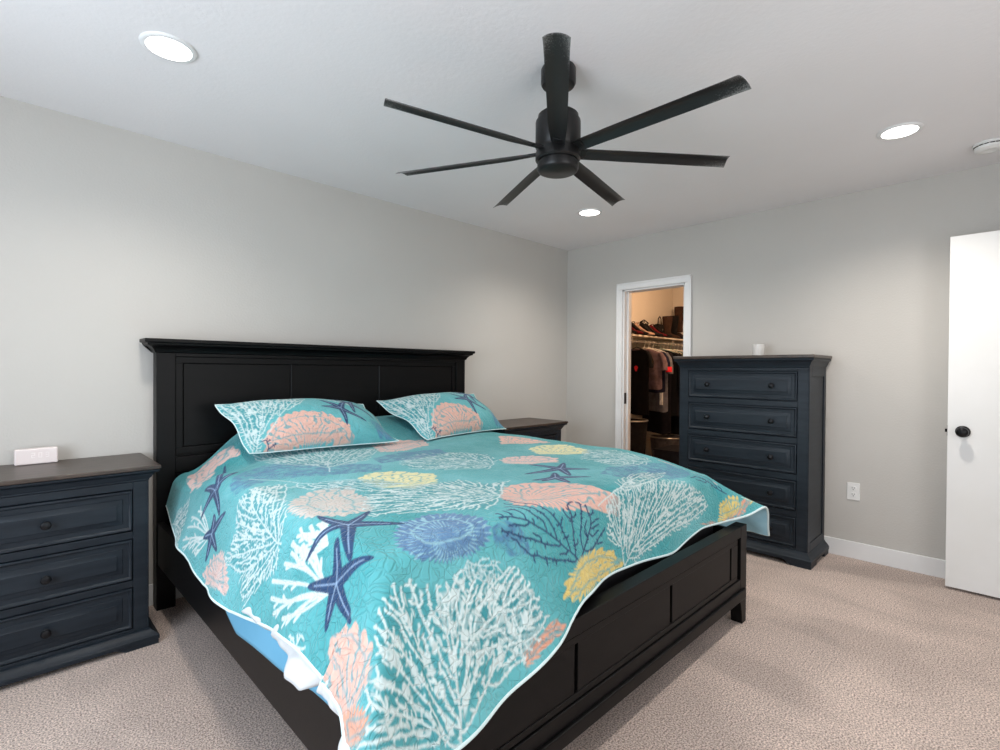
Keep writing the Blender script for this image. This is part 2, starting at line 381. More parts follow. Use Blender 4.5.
# ------------------------------------------------------------------ chests of drawers
# local frame: width along x, front faces -y, back at y = 0, floor at z = 0
KNOB = [(.0, 0), (.012, 0), (.012, .003), (.0065, .006), (.006, .014), (.009, .017), (.0155, .021), (.0175, .027), (.0150, .032), (.008, .035), (0, .0355)]
def make_chest(name, loc, rz, label, cat, bw, bd, ztop, crown_out, frieze, drawers, base_top, dx, knobs, feet, group=None, base_out=.04):
    t = empty(name, loc, rz, label, cat, group)
    x0, x1, yf = -bw/2, bw/2, -bd
    b = MB()
    b.box(x0, x1, yf+.022, 0, base_top-.03, frieze)                 # carcase core
    b.box(x0, x0+dx, yf, yf+.022, base_top-.02, frieze); b.box(x1-dx, x1, yf, yf+.022, base_top-.02, frieze)   # stiles
    zs = [base_top-.02] + [z for d in reversed(drawers) for z in (d[0]-.004, d[1]+.004)] + [frieze]
    for k in range(0, len(zs), 2): b.box(x0+dx, x1-dx, yf+.0005, yf+.022, zs[k], zs[k+1])
    for s in (x0, x1):                                              # side frame rails
        sg = -1 if s < 0 else 1
        for (ya, yb, za, zb) in ((yf, yf+.055, base_top-.02, frieze), (-.05, 0, base_top-.02, frieze), (yf+.055, -.05, frieze-.06, frieze), (yf+.055, -.05, base_top-.02, base_top+.05)):
            b.box(min(s, s+sg*.006), max(s, s+sg*.006), ya, yb, za, zb)
    b.build('body', M['paint'], t, 0.0025)
    # crown moulding and top board
    co = crown_out; h = ztop-frieze
    c = MB(); c.usweep([(.000, frieze-.004), (.006, frieze), (.007, frieze+h*.10), (co*.28, frieze+h*.18), (co*.42, frieze+h*.36), (co*.60, frieze+h*.50), (co*.86, frieze+h*.58), (co*.90, frieze+h*.70), (co*.82, frieze+h*.73)], x0, x1, yf, 0)
    c.build('crown_moulding', M['paint'], t, 0.001)
    MB().box(x0-co, x1+co, yf-co, 0, frieze+h*.74, ztop).build('top', M['paint_top'], t, 0.004)
    bo = base_out; zb = feet
    p = MB(); hb = base_top-zb
    p.usweep([(bo, zb), (bo, zb+hb*.36), (bo*.86, zb+hb*.42), (bo*.80, zb+hb*.52), (bo*.52, zb+hb*.70), (bo*.30, zb+hb*.84), (bo*.28, zb+hb*.92), (.002, base_top)], x0, x1, yf, 0)
    p.build('plinth', M['paint'], t, 0.0015)
    fl = .12
    for sx in (-1, 1):
        f = MB(); xa = sx*(bw/2+bo-.003)
        prof = [(xa, 0), (xa-sx*fl, 0), (xa-sx*(fl+.012), zb*.35), (xa-sx*(fl+.022), zb*.55), (xa-sx*(fl+.045), zb+.001), (xa, zb+.001)]
        if sx > 0: prof = prof[::-1]
        f.prism_y(prof, yf-bo+.003, yf-bo+.025)
        f.box(min(xa, xa-sx*.022), max(xa, xa-sx*.022), yf-bo+.02, yf-bo+.14, 0, zb+.001)
        f.build('foot', M['paint'], t, 0.002)
        MB().box(min(xa, xa-sx*.022), max(xa, xa-sx*.022), -.10, -.002, 0, zb+.001).build('foot', M['paint'], t, 0.002)
    for (za, zb_) in drawers:
        d = MB(); X0, X1 = x0+dx+.003, x1-dx-.003
        rim = .046
        d.panel(X0, X1, za, zb_, yf, [(0, .020), (0, .001), (.002, -.003), (.006, -.0045), (.010, -.003), (.013, .002), (.015, .004), (rim-.012, .004), (rim-.010, .001), (rim-.006, .000), (rim, .000-.001), (rim+.010, -.0055), (rim+.012, -.0075)])
        dr = d.build('drawer', M['paint'], t, smooth=True)
        for kx in knobs:
            MB().lathe(KNOB, (kx, yf-.0065, (za+zb_)/2), 24, 'y').build('knob', M['knob'], dr, smooth=True)
    return t

ns_dr = [(.520, .698), (.302, .480), (.086, .264)]
make_chest('nightstand', (-3.933, -0.018, 0), 0, 'dark slate three-drawer nightstand at the left border, a small white clock on it', 'nightstand',
           .686, .408, .806, .045, .738, ns_dr, .070, .052, (0.0,), .022, group='matching nightstands')
make_chest('nightstand', (-0.967, -0.018, 0), 0, 'dark nightstand in the corner on the far side of the bed, only its top showing', 'nightstand',
           .686, .408, .806, .045, .738, ns_dr, .070, .052, (0.0,), .022, group='matching nightstands')
dr_dr = [(1.055, 1.243), (.821, 1.009), (.585, .773), (.349, .537), (.112, .300)]
make_chest('tall_dresser', (-0.018, -1.822, 0), -PI/2, 'tall dark slate five-drawer dresser against the wall between doorway and white door', 'dresser',
           .850, .397, 1.352, .040, 1.272, dr_dr, .092, .062, (-.2135, .2135), .030, base_out=.036)

# ------------------------------------------------------------------ bed
bed = empty('bed', (0, 0, 0), 0, 'large espresso wooden bed frame with panelled headboard and footboard', 'bed')
bed.location = (-2.4575, -1.15, 0)
def BX(mb): # room coordinates -> bed coordinates
    mb.v = [(x+2.4575, y+1.15, z) for x, y, z in mb.v]; return mb
b = MB()
hx0, hx1 = -3.495, -1.435
b.box(hx0, hx0+.085, -.105, -.030, 0, 1.325); b.box(hx1-.085, hx1, -.105, -.030, 0, 1.325)
b.box(hx0+.085, hx1-.085, -.105, -.035, 1.300, 1.325)
b.box(hx0+.085, hx1-.085, -.080, -.035, .30, 1.305)
hb = BX(b).build('headboard', M['espresso'], bed, 0.003)
c = BX(MB().usweep([(.001, 1.318), (.008, 1.322), (.012, 1.334), (.026, 1.350), (.044, 1.358), (.046, 1.368), (.052, 1.370)], hx0, hx1, -.105, -.030))
c.build('crown_moulding', M['espresso'], hb, 0.001)
BX(MB().box(hx0-.058, hx1+.058, -.163, -.022, 1.370, 1.389)).build('cap', M['espresso'], hb, 0.004)
# framed upper panel, three fields
f = MB(); fx0, fx1 = hx0+.085, hx1-.085
f.box(fx0+.002, fx1-.002, -.094, -.078, 1.268, 1.300); f.box(fx0+.002, fx1-.002, -.094, -.078, .79, .826)
f.box(fx0+.002, fx0+.034, -.094, -.078, .826, 1.268); f.box(fx1-.034, fx1-.002, -.094, -.078, .826, 1.268)
f.box(fx0, fx1, -.105, -.078, .70, .778)
BX(f).build('panel_frame', M['espresso'], hb, 0.002)
px = [fx0+.036, -2.806, -2.199, fx1-.036]
for k in range(3):
    BX(MB().panel(px[k]+.002, px[k+1]-.002, .828, 1.266, -.084, [(0, .006), (0, 0), (.003, -.003), (.005, -.003)])).build('panel', M['espresso'], hb)
for k in range(3):
    xx = [fx0, -2.806, -2.199, fx1]
    BX(MB().panel(xx[k]+.003, xx[k+1]-.003, .32, .696, -.084, [(0, .006), (0, 0), (.003, -.003), (.005, -.003)])).build('panel', M['espresso'], hb)

# footboard
fx0, fx1, yF = -3.50, -1.415, -2.236
b = MB()
b.box(fx0+.076, fx1-.076, yF, yF+.055, .432, .484)                            # top rail
b.box(fx0+.076, fx1-.076, yF, yF+.045, .176, .226)                       # bottom rail
b.box(fx0+.074, fx1-.074, yF+.018, yF+.050, .15, .44)                 # back board
b.box(fx0, fx0+.076, yF, yF+.055, .13, .484); b.box(fx1-.076, fx1, yF, yF+.055, .13, .484)
fb = BX(b).build('footboard', M['espresso'], bed, 0.003)
BX(MB().box(fx0+.030, fx1-.030, yF-.012, yF+.03, .128, .176)).build('lower_moulding', M['espresso'], fb, 0.005)
pf = MB(); a0, a1 = fx0+.105, fx1-.105
pf.box(a0, a1, yF+.005, yF+.020, .404, .428); pf.box(a0, a1, yF+.005, yF+.020, .230, .250)
pf.box(a0, a0+.075, yF+.005, yF+.020, .250, .404); pf.box(a1-.075, a1, yF+.005, yF+.020, .250, .404)
BX(pf).build('panel_frame', M['espresso'], fb, 0.002)
px = [a0+.075, -2.805, -2.190, a1-.075]
for k in range(3):
    BX(MB().panel(px[k]+.009, px[k+1]-.009, .250, .404, yF+.009, [(0, .010), (0, 0), (.002, -.001), (.004, -.001)])).build('panel', M['espresso'], fb)
for sx in (-1, 1):
    l = MB(); xo = fx1 if sx > 0 else fx0
    pts = [(xo, 0), (xo, .135), (xo-sx*.090, .135), (xo-sx*.070, .100), (xo-sx*.058, .055), (xo-sx*.050, 0)]
    if sx > 0: pts = pts[::-1]
    l.prism_y(pts, yF, yF+.055)
    BX(l).build('leg', M['espresso'], bed, 0.003)
for s in (0, 1):
    xa = -3.49 if s == 0 else -1.455
    r = MB().box(xa, xa+.03, yF+.05, -.08, .236, .452)
    BX(r).build('side_rail', M['espresso'], bed, 0.003)
sl = MB()
for k in range(9): sl.box(-3.46, -1.455, -.32-.21*k, -.23-.21*k, .30, .32)
BX(sl).build('slats', M['espresso'], bed)

# mattress (hidden under its covers but really there)
def rbox(name, x0, x1, y0, y1, z0, z1, r, mat, parent=None):
    return MB().box(x0, x1, y0, y1, z0, z1).build(name, mat, parent, r, seg=5)
M['mattress'] = material('mattress_ticking', srgb(42, 42, 46), 0.9, srgb(50, 50, 54), 40)
m_ = rbox('mattress', -3.435, -1.475, -2.095, -.125, .53, .655, .06, M['mattress'])
tag(m_, 'thick mattress almost wholly hidden under the coral-print quilt', 'mattress')
m2 = rbox('box_spring', -3.435, -1.475, -2.10, -.125, .325, .528, .02, M['mattress'])
tag(m2, 'dark box spring inside the bed frame, glimpsed in the gap behind the footboard', 'box spring')
# ------------------------------------------------------------------ cloth shape (all in metres, room coordinates)
def sstep(a, b, x):
    t = np.clip((x - a) / (b - a), 0, 1)
    return t * t * (3 - 2 * t)

QXL, QXR, QYF = -3.44, -1.455, -2.12      # mattress edges (left, right, foot)
QRE = 0.075                              # radius of the mattress edge
QYH = -0.155                             # head end of the cover
_HL_Y = [-2.6, -2.2, -2.09, -1.96, -1.77, -1.51, -1.28, -0.97, -0.75, -0.55, -0.35, -0.15]
_HL_R = [.31, .31, .30, .31, .325, .365, .40, .415, .385, .325, .26, .20]
_HF_X = [-3.8, -3.4, -3.3, -3.19, -3.13, -3.04, -2.95, -2.88, -2.80, -2.64, -2.45, -2.27, -2.05, -1.84, -1.70, -1.55, -1.2]
_HF_R = [.46, .465, .47, .455, .45, .44, .42, .40, .345, .33, .335, .345, .35, .29, .275, .265, .28]
_HR_Y = [-2.6, -2.1, -1.8, -1.4, -0.8, -0.15]
_HR_R = [.47, .47, .43, .38, .38, .38]

def quilt_top(x, y):
    z = 0.800 + 0 * x
    dist = np.minimum(np.minimum(x - QXL, QXR - x), 1.0)
    z = z - 0.006 * (1 - sstep(0.0, 0.30, dist))
    z = z - 0.10 * (1 - sstep(QRE, 0.36, x - QXL)) * sstep(-0.85, -0.35, y)
    bump = sstep(-0.58, -0.24, y) * sstep(QXL + .02, QXL + 0.46, x) * (1 - sstep(QXR - 0.34, QXR + .02, x))
    z = z + 0.128 * bump
    z = z - 0.095 * sstep(-1.55, -2.25, y) * sstep(-2.35, -1.40, x)
    z = z - 0.035 * sstep(-1.8, -2.2, y) * sstep(-2.9, -3.5, x)
    z = z + 0.006 * np.sin(x * 5.1 + y * 2.3) * np.sin(y * 4.1 - x * 1.7 + 1.0)
    z = z + 0.003 * np.sin(x * 13.0 - y * 7.3) * np.sin(y * 11.0 + x * 3.0)
    return z

def quilt_map(X, Y, off=0.0):
    """unfolded cover coordinates -> 3D; off moves the sheet towards the mattress"""
    ixl, ixr, iyf = QXL + QRE, QXR - QRE, QYF + QRE
    dx = np.where(X < ixl, X - ixl, np.where(X > ixr, X - ixr, 0.0))
    dy = np.where(Y < iyf, Y - iyf, 0.0)
    r = np.hypot(dx, dy) + 1e-9
    nx, ny = dx / r, dy / r
    bx, by = X - dx, Y - dy
    zt = quilt_top(bx, by)
    left = (dx < 0)
    # corner weight 0..1 (1 = on the diagonal)
    cw = np.clip(2 * np.abs(nx * ny), 0, 1)
    fl_side = np.where(left, 0.31, 0.29)
    head = sstep(-0.75, -0.3, by)
    fl_side = fl_side + -0.04 * head * left + 0.14 * sstep(-1.5, -2.05, by) * left + 0.12 * sstep(-1.45, -2.05, by) * (dx > 0)
    fl_foot = 0.52 - 0.33 * sstep(-2.95, -2.45, bx) + 0.20 * sstep(-1.75, -1.5, bx)
    fl = np.abs(nx) ** 2 * fl_side + np.abs(ny) ** 2 * fl_foot
    fl = fl + np.where(left, 0.22, 0.62) * cw
    # soft hanging folds along the foot and sides
    s = by * np.abs(nx) + bx * np.abs(ny)
    fold = 0.035 * np.sin(s * 9.0 + 0.8) + 0.02 * np.sin(s * 21.0 + 2.0)
    ang = np.arctan2(np.abs(ny), np.abs(nx))
    fold = fold * (1 - cw) + cw * 0.10 * np.sin(ang * 8 + 0.5)
    q = QRE
    ramp = np.clip((r - q) / 0.3, 0, 1)
    f = np.clip(fl + fold * ramp, 0.02, 1.25)
    lim = math.pi / 2 - f
    a = np.clip(r / q, 0, lim)
    rest = np.maximum(r - q * lim, 0)
    out = q * np.sin(a) + rest * np.sin(f)
    down = q * (1 - np.cos(a)) + rest * np.cos(f)
    out = out - off * np.sin(a)
    z = zt - down - off * np.cos(a)
    return bx + nx * out, by + ny * out, z

def quilt_unfold(u, v):
    """u, v in 0..1 over the whole cover -> unfolded coordinates"""
    Yn = QYH + (QYF + QRE - 0.30 - QYH) * v
    xl = QXL + QRE - np.interp(Yn, _HL_Y, _HL_R)
    xr = QXR - QRE + np.interp(Yn, _HR_Y, _HR_R)
    X = xl + (xr - xl) * u
    hf = np.interp(X, _HF_X, _HF_R)
    for k in (-.03, .03, -.06, .06):
        hf = hf + np.interp(X + k, _HF_X, _HF_R)
    hf = hf / 5
    Y = QYH + (QYF + QRE - hf - QYH) * v
    return X, Y
# printed motifs on the cover: kind, colour, root, outline (unfolded cover coordinates in metres)
MOTIFS = [
 ('radial', 'peachgrey', (-3.284, -1.586), [(-3.406, -1.517), (-3.35, -1.432), (-3.251, -1.354), (-3.111, -1.403), (-3.159, -1.518), (-3.158, -1.609), (-3.24, -1.774), (-3.332, -1.76), (-3.4, -1.662)], {}),
 ('radial', 'paleyellow', (-2.998, -1.541), [(-3.053, -1.329), (-2.959, -1.263), (-2.835, -1.292), (-2.74, -1.432), (-2.848, -1.59), (-2.974, -1.612), (-3.047, -1.505)], {}),
 ('tex', 'slate', (-3.435, -1.095), [(-3.433, -1.017), (-3.362, -0.871), (-3.186, -0.739), (-3.023, -0.897), (-2.805, -1.105), (-2.88, -1.262), (-3.105, -1.182), (-3.278, -1.069), (-3.387, -1.122), (-3.444, -1.093)], {}),
 ('radial', 'slate2', (-3.193, -2.081), [(-3.298, -1.974), (-3.236, -1.923), (-3.146, -1.918), (-3.069, -1.969), (-3.038, -2.058), (-3.049, -2.106), (-3.086, -2.142), (-3.152, -2.158), (-3.232, -2.148), (-3.304, -2.111), (-3.329, -2.051)], {}),
 ('tex', 'slate', (-3.039, -2.151), [(-3.053, -2.094), (-2.98, -2.082), (-2.936, -2.116), (-2.914, -2.159), (-2.941, -2.205), (-3.012, -2.194), (-3.059, -2.159)], {}),
 ('radial', 'peach', (-2.749, -1.987), [(-2.843, -1.929), (-2.695, -1.794), (-2.581, -1.806), (-2.472, -1.917), (-2.447, -2.081), (-2.383, -2.153), (-2.411, -2.192), (-2.58, -2.144), (-2.74, -2.104), (-2.877, -2.041)], {}),
 ('radial', 'paleyellow', (-1.975, -1.488), [(-1.948, -1.247), (-1.759, -1.186), (-1.61, -1.26), (-1.689, -1.46), (-1.822, -1.574), (-1.95, -1.525), (-2.073, -1.439)], {}),
 ('radial', 'peach', (-1.883, -1.099), [(-1.658, -0.725), (-1.627, -0.852), (-1.594, -1.089), (-1.622, -1.14), (-1.783, -1.096), (-1.962, -1.037)], {}),
 ('radial', 'peachpale', (-2.325, -1.538), [(-2.328, -1.394), (-2.242, -1.376), (-2.128, -1.44), (-2.084, -1.571), (-2.167, -1.638), (-2.293, -1.584), (-2.355, -1.462)], {}),
 ('tex', 'slate', (-1.888, -2.054), [(-2.24, -1.916), (-2.08, -1.85), (-1.795, -1.827), (-1.561, -1.887), (-1.563, -2.008), (-1.695, -2.082), (-2.031, -2.076), (-2.213, -2.008)], {}),
 ('radial', 'peachpale', (-1.563, -2.029), [(-1.563, -1.823), (-1.561, -1.907), (-1.564, -2.027), (-1.524, -2.108), (-1.481, -2.14), (-1.516, -2.113), (-1.565, -2.036), (-1.56, -1.916)], {}),
 ('radial', 'peachpale', (-3.727, -1.18), [(-3.745, -1.007), (-3.686, -1.031), (-3.633, -1.123), (-3.635, -1.209), (-3.681, -1.285), (-3.723, -1.327), (-3.745, -1.214), (-3.77, -1.054)], {}),
 ('radial', 'peachpale', (-3.428, -0.674), [(-3.378, -0.215), (-3.283, -0.181), (-3.229, -0.184), (-3.182, -0.27), (-3.189, -0.392), (-3.278, -0.328), (-3.442, -0.65), (-3.446, -0.485)], {}),
 ('radial', 'peach', (-3.67, -2.29), [(-3.639, -2.028), (-3.608, -2.018), (-3.566, -2.047), (-3.525, -2.129), (-3.515, -2.192), (-3.515, -2.226), (-3.556, -2.278), (-3.608, -2.285), (-3.661, -2.29), (-3.673, -2.326), (-3.67, -2.29), (-3.666, -2.185)], {}),
 ('radial', 'salmon', (-3.659, -2.329), [(-3.67, -2.29), (-3.666, -2.248), (-3.622, -2.277), (-3.583, -2.325), (-3.594, -2.353), (-3.631, -2.35), (-3.673, -2.326), (-3.673, -2.326)], {}),
 ('radial', 'salmon', (-3.102, -2.45), [(-3.079, -2.465), (-3.067, -2.425), (-3.012, -2.408), (-2.93, -2.407), (-2.884, -2.424), (-2.927, -2.439), (-3.006, -2.448), (-3.053, -2.462)], {}),
 ('radial', 'salmon', (-1.636, -2.316), [(-1.799, -2.309), (-1.636, -2.301), (-1.467, -2.314), (-1.153, -2.18), (-1.607, -2.314)], {}),
 ('branch', 'navy', (-2.715, -2.283), [(-2.938, -2.237), (-2.955, -2.198), (-3.029, -2.129), (-3.009, -2.059), (-2.841, -1.955), (-2.832, -2.073), (-2.76, -2.11), (-2.666, -2.084), (-2.581, -2.1), (-2.565, -2.147), (-2.485, -2.216), (-2.529, -2.264), (-2.695, -2.279), (-2.837, -2.279)], {'sp': 0.017, 'th': 0.0075}),
 ('radial', 'yellow', (-2.698, -2.316), [(-2.858, -2.361), (-2.826, -2.324), (-2.706, -2.267), (-2.587, -2.268), (-2.482, -2.305), (-2.418, -2.357), (-2.436, -2.381), (-2.552, -2.377), (-2.677, -2.372), (-2.785, -2.381)], {}),
 ('branch', 'navy', (-1.47, -2.191), [(-1.721, -2.082), (-1.565, -2.036), (-1.55, -2.082), (-1.493, -2.13), (-1.444, -2.182)], {'sp': 0.014, 'th': 0.007}),
 ('radial', 'yellow', (-1.493, -2.312), [(-1.595, -2.309), (-1.543, -2.233), (-1.47, -2.203), (-1.421, -2.222), (-1.406, -2.285), (-1.168, -2.233)], {}),
 ('branch', 'white', (-2.427, -2.382), [(-2.511, -2.25), (-2.48, -2.129), (-2.302, -2.065), (-2.017, -2.069), (-1.805, -2.095), (-1.662, -2.173), (-1.639, -2.241), (-1.813, -2.29), (-2.043, -2.321), (-2.192, -2.354), (-2.349, -2.386)], {'sp': 0.0094, 'th': 0.005}),
 ('branch', 'paleteal', (-1.147, -2.224), [(-1.409, -2.225), (-1.371, -2.272), (-1.264, -2.322), (-1.211, -2.324), (-1.165, -2.325)], {'sp': 0.0075, 'th': 0.0042}),
 ('branch', 'white', (-3.506, -1.564), [(-3.653, -1.194), (-3.548, -1.205), (-3.474, -1.145), (-3.39, -1.135), (-3.26, -1.176), (-3.421, -1.554), (-3.491, -1.585), (-3.583, -1.607), (-3.688, -1.499), (-3.735, -1.47), (-3.664, -1.345)], {'sp': 0.0103, 'th': 0.005}),
 ('branch', 'white', (-2.822, -1.906), [(-3.302, -1.825), (-3.209, -1.639), (-3.107, -1.496), (-2.99, -1.54), (-2.826, -1.576), (-2.723, -1.575), (-2.688, -1.702), (-2.587, -1.739), (-2.761, -1.864), (-2.909, -1.988), (-2.98, -2.015), (-3.091, -1.916), (-3.201, -1.863)], {'sp': 0.0141, 'th': 0.0058}),
 ('branch', 'whitesoft', (-2.425, -1.453), [(-2.756, -1.173), (-2.65, -1.025), (-2.46, -0.932), (-2.289, -1.059), (-2.254, -1.241), (-2.322, -1.399), (-2.486, -1.516), (-2.691, -1.4), (-2.771, -1.289)], {'sp': 0.016, 'th': 0.0062}),
 ('branch', 'whitesoft', (-1.637, -1.833), [(-2.0, -1.633), (-1.702, -1.451), (-1.587, -1.598), (-1.564, -1.792), (-1.742, -1.876), (-2.001, -1.828)], {'sp': 0.0141, 'th': 0.006}),
 ('branch', 'whitesoft', (-3.342, -0.986), [(-3.302, -1.219), (-3.155, -1.254), (-2.975, -1.389), (-2.919, -1.536), (-3.122, -1.513), (-3.241, -1.366)], {'sp': 0.0141, 'th': 0.006}),
 ('finger', 'white', (-3.442, -1.852), [(-3.509, -1.768), (-3.499, -1.671), (-3.481, -1.637), (-3.435, -1.698), (-3.405, -1.711), (-3.401, -1.759), (-3.41, -1.813)], {'sp': 0.0211, 'th': 0.012}),
 ('finger', 'white', (-3.537, -1.938), [(-3.673, -1.622), (-3.643, -1.573), (-3.566, -1.626), (-3.518, -1.621), (-3.482, -1.713), (-3.463, -1.81), (-3.479, -1.899), (-3.528, -1.938), (-3.622, -1.908), (-3.665, -1.842), (-3.686, -1.654)], {'sp': 0.0211, 'th': 0.012}),
 ('finger', 'white', (-3.618, -0.969), [(-3.729, -0.73), (-3.676, -0.652), (-3.586, -0.647), (-3.557, -0.731), (-3.588, -0.89), (-3.641, -0.942), (-3.731, -0.874)], {'sp': 0.0188, 'th': 0.009}),
 ('branch', 'white', (-3.69, -1.892), [(-3.693, -1.811), (-3.674, -1.837), (-3.645, -1.913), (-3.674, -1.944), (-3.688, -1.921)], {'sp': 0.0094, 'th': 0.006}),
 ('branch', 'white', (-3.612, -0.346), [(-3.713, -0.662), (-3.629, -0.385), (-3.548, -0.354), (-3.466, -0.516), (-3.562, -0.576), (-3.655, -0.618)], {'sp': 0.0094, 'th': 0.005}),
 ('branch', 'white', (-3.343, -2.512), [(-3.501, -2.181), (-3.466, -2.153), (-3.427, -2.133), (-3.334, -2.14), (-3.287, -2.186), (-3.222, -2.191), (-3.193, -2.227), (-3.11, -2.235), (-2.999, -2.264), (-2.954, -2.329), (-2.977, -2.386), (-3.038, -2.426), (-3.093, -2.462), (-3.175, -2.468), (-3.271, -2.468), (-3.329, -2.504), (-3.364, -2.512), (-3.62, -2.408), (-3.657, -2.35), (-3.605, -2.345), (-3.593, -2.277), (-3.534, -2.26)], {'sp': 0.0128, 'th': 0.0076}),
 ('branch', 'white', (-3.308, -2.378), [(-3.335, -2.234), (-3.238, -2.182), (-3.148, -2.168), (-3.086, -2.212), (-3.008, -2.222), (-2.942, -2.336), (-2.971, -2.384), (-3.047, -2.432), (-3.157, -2.409), (-3.244, -2.39)], {'sp': 0.0125, 'th': 0.0074}),
 ('star', 'navy', (-3.361, -1.841), [[(-3.375, -1.78), (-3.379, -1.686)], [(-3.408, -1.808), (-3.505, -1.776)], [(-3.408, -1.924), (-3.436, -1.973)], [(-3.315, -1.817), (-3.257, -1.775)], [(-3.303, -1.88), (-3.238, -1.934)]], {}),
 ('star', 'navy', (-3.504, -1.956), [[(-3.46, -1.923), (-3.416, -1.874)], [(-3.44, -1.996), (-3.4, -2.036)], [(-3.534, -1.896), (-3.559, -1.838)], [(-3.555, -1.969), (-3.602, -1.989)], [(-3.53, -2.021), (-3.542, -2.097)]], {}),
 ('star', 'navy', (-3.46, -0.865), [[(-3.404, -0.807), (-3.26, -0.391)], [(-3.402, -0.865), (-3.333, -0.813)], [(-3.462, -0.802), (-3.47, -0.739)], [(-3.526, -0.83), (-3.588, -0.817)], [(-3.495, -0.946), (-3.531, -1.001)]], {}),
 ('star', 'navy', (-3.607, -0.982), [[(-3.562, -0.966), (-3.545, -0.946)], [(-3.55, -1.016), (-3.51, -1.053)], [(-3.621, -0.945), (-3.64, -0.916)], [(-3.659, -0.995), (-3.703, -0.997)], [(-3.627, -1.026), (-3.646, -1.079)]], {}),
 ('star', 'navy', (-2.262, -1.728), [[(-2.283, -1.656), (-2.31, -1.585)], [(-2.211, -1.7), (-2.158, -1.666)], [(-2.22, -1.782), (-2.18, -1.83)], [(-2.304, -1.794), (-2.342, -1.843)], [(-2.373, -1.712), (-2.463, -1.699)]], {}),
 ('star', 'navy', (-2.416, -1.825), [[(-2.474, -1.818), (-2.527, -1.799)], [(-2.374, -1.789), (-2.346, -1.763)], [(-2.359, -1.874), (-2.313, -1.926)], [(-2.438, -1.883), (-2.459, -1.932)], [(-2.455, -1.831), (-2.509, -1.834)]], {}),
 ('radial', 'peachpale', (-2.47, -0.707), [(-2.533, -0.563), (-2.328, -0.52), (-2.166, -0.573), (-2.246, -0.734), (-2.475, -0.808), (-2.609, -0.773)], {}),
 ('tex', 'slate', (-2.483, -0.964), [(-2.755, -0.94), (-2.514, -0.823), (-2.307, -0.905), (-2.357, -1.043), (-2.653, -1.117), (-2.814, -1.114)], {}),
 ('branch', 'whitesoft', (-3.066, -1.125), [(-3.157, -0.444), (-2.971, -0.479), (-2.711, -0.522), (-2.533, -0.654), (-2.791, -0.983), (-3.03, -1.05), (-3.17, -0.744)], {'sp': 0.014, 'th': 0.006}),
 ('branch', 'white', (-2.53, -2.136), [(-2.335, -2.046), (-1.948, -1.948), (-1.763, -1.991), (-2.038, -2.094), (-2.348, -2.118)], {'sp': 0.012, 'th': 0.005}),
 ('branch', 'white', (-3.079, -2.403), [(-3.151, -2.4), (-3.121, -2.311), (-3.003, -2.326), (-2.936, -2.38), (-3.0, -2.432), (-3.102, -2.455)], {'sp': 0.012, 'th': 0.006}),
 ('branch', 'whitesoft', (-3.163, -2.164), [(-3.223, -2.186), (-3.158, -2.156), (-3.056, -2.187), (-3.041, -2.234), (-3.122, -2.247)], {'sp': 0.012, 'th': 0.005}),
]
# ------------------------------------------------------------------ the printed pattern, drawn as coral, shells and starfish in cloth coordinates
PRINT = dict(white=srgb(200, 216, 217), whitesoft=srgb(184, 208, 212), paleteal=srgb(190, 222, 206), navy=srgb(34, 64, 102), slate=srgb(78, 126, 160), slate2=srgb(88, 126, 164),
             peach=srgb(218, 176, 163), peachpale=srgb(216, 186, 180), peachgrey=srgb(196, 188, 182), salmon=srgb(216, 156, 132), yellow=srgb(214, 192, 118), paleyellow=srgb(216, 214, 168))
_TAB = np.random.RandomState(77).uniform(0, 1, (256, 256))
def vnoise(u, v, seed):
    iu, iv = np.floor(u).astype(int), np.floor(v).astype(int); tu, tv = u-iu, v-iv
    tu = tu*tu*(3-2*tu); tv = tv*tv*(3-2*tv)
    g = lambda a, b: _TAB[(a+seed*31) % 256, (b+seed*17) % 256]
    return (g(iu, iv)*(1-tu)+g(iu+1, iv)*tu)*(1-tv)+(g(iu, iv+1)*(1-tu)+g(iu+1, iv+1)*tu)*tv
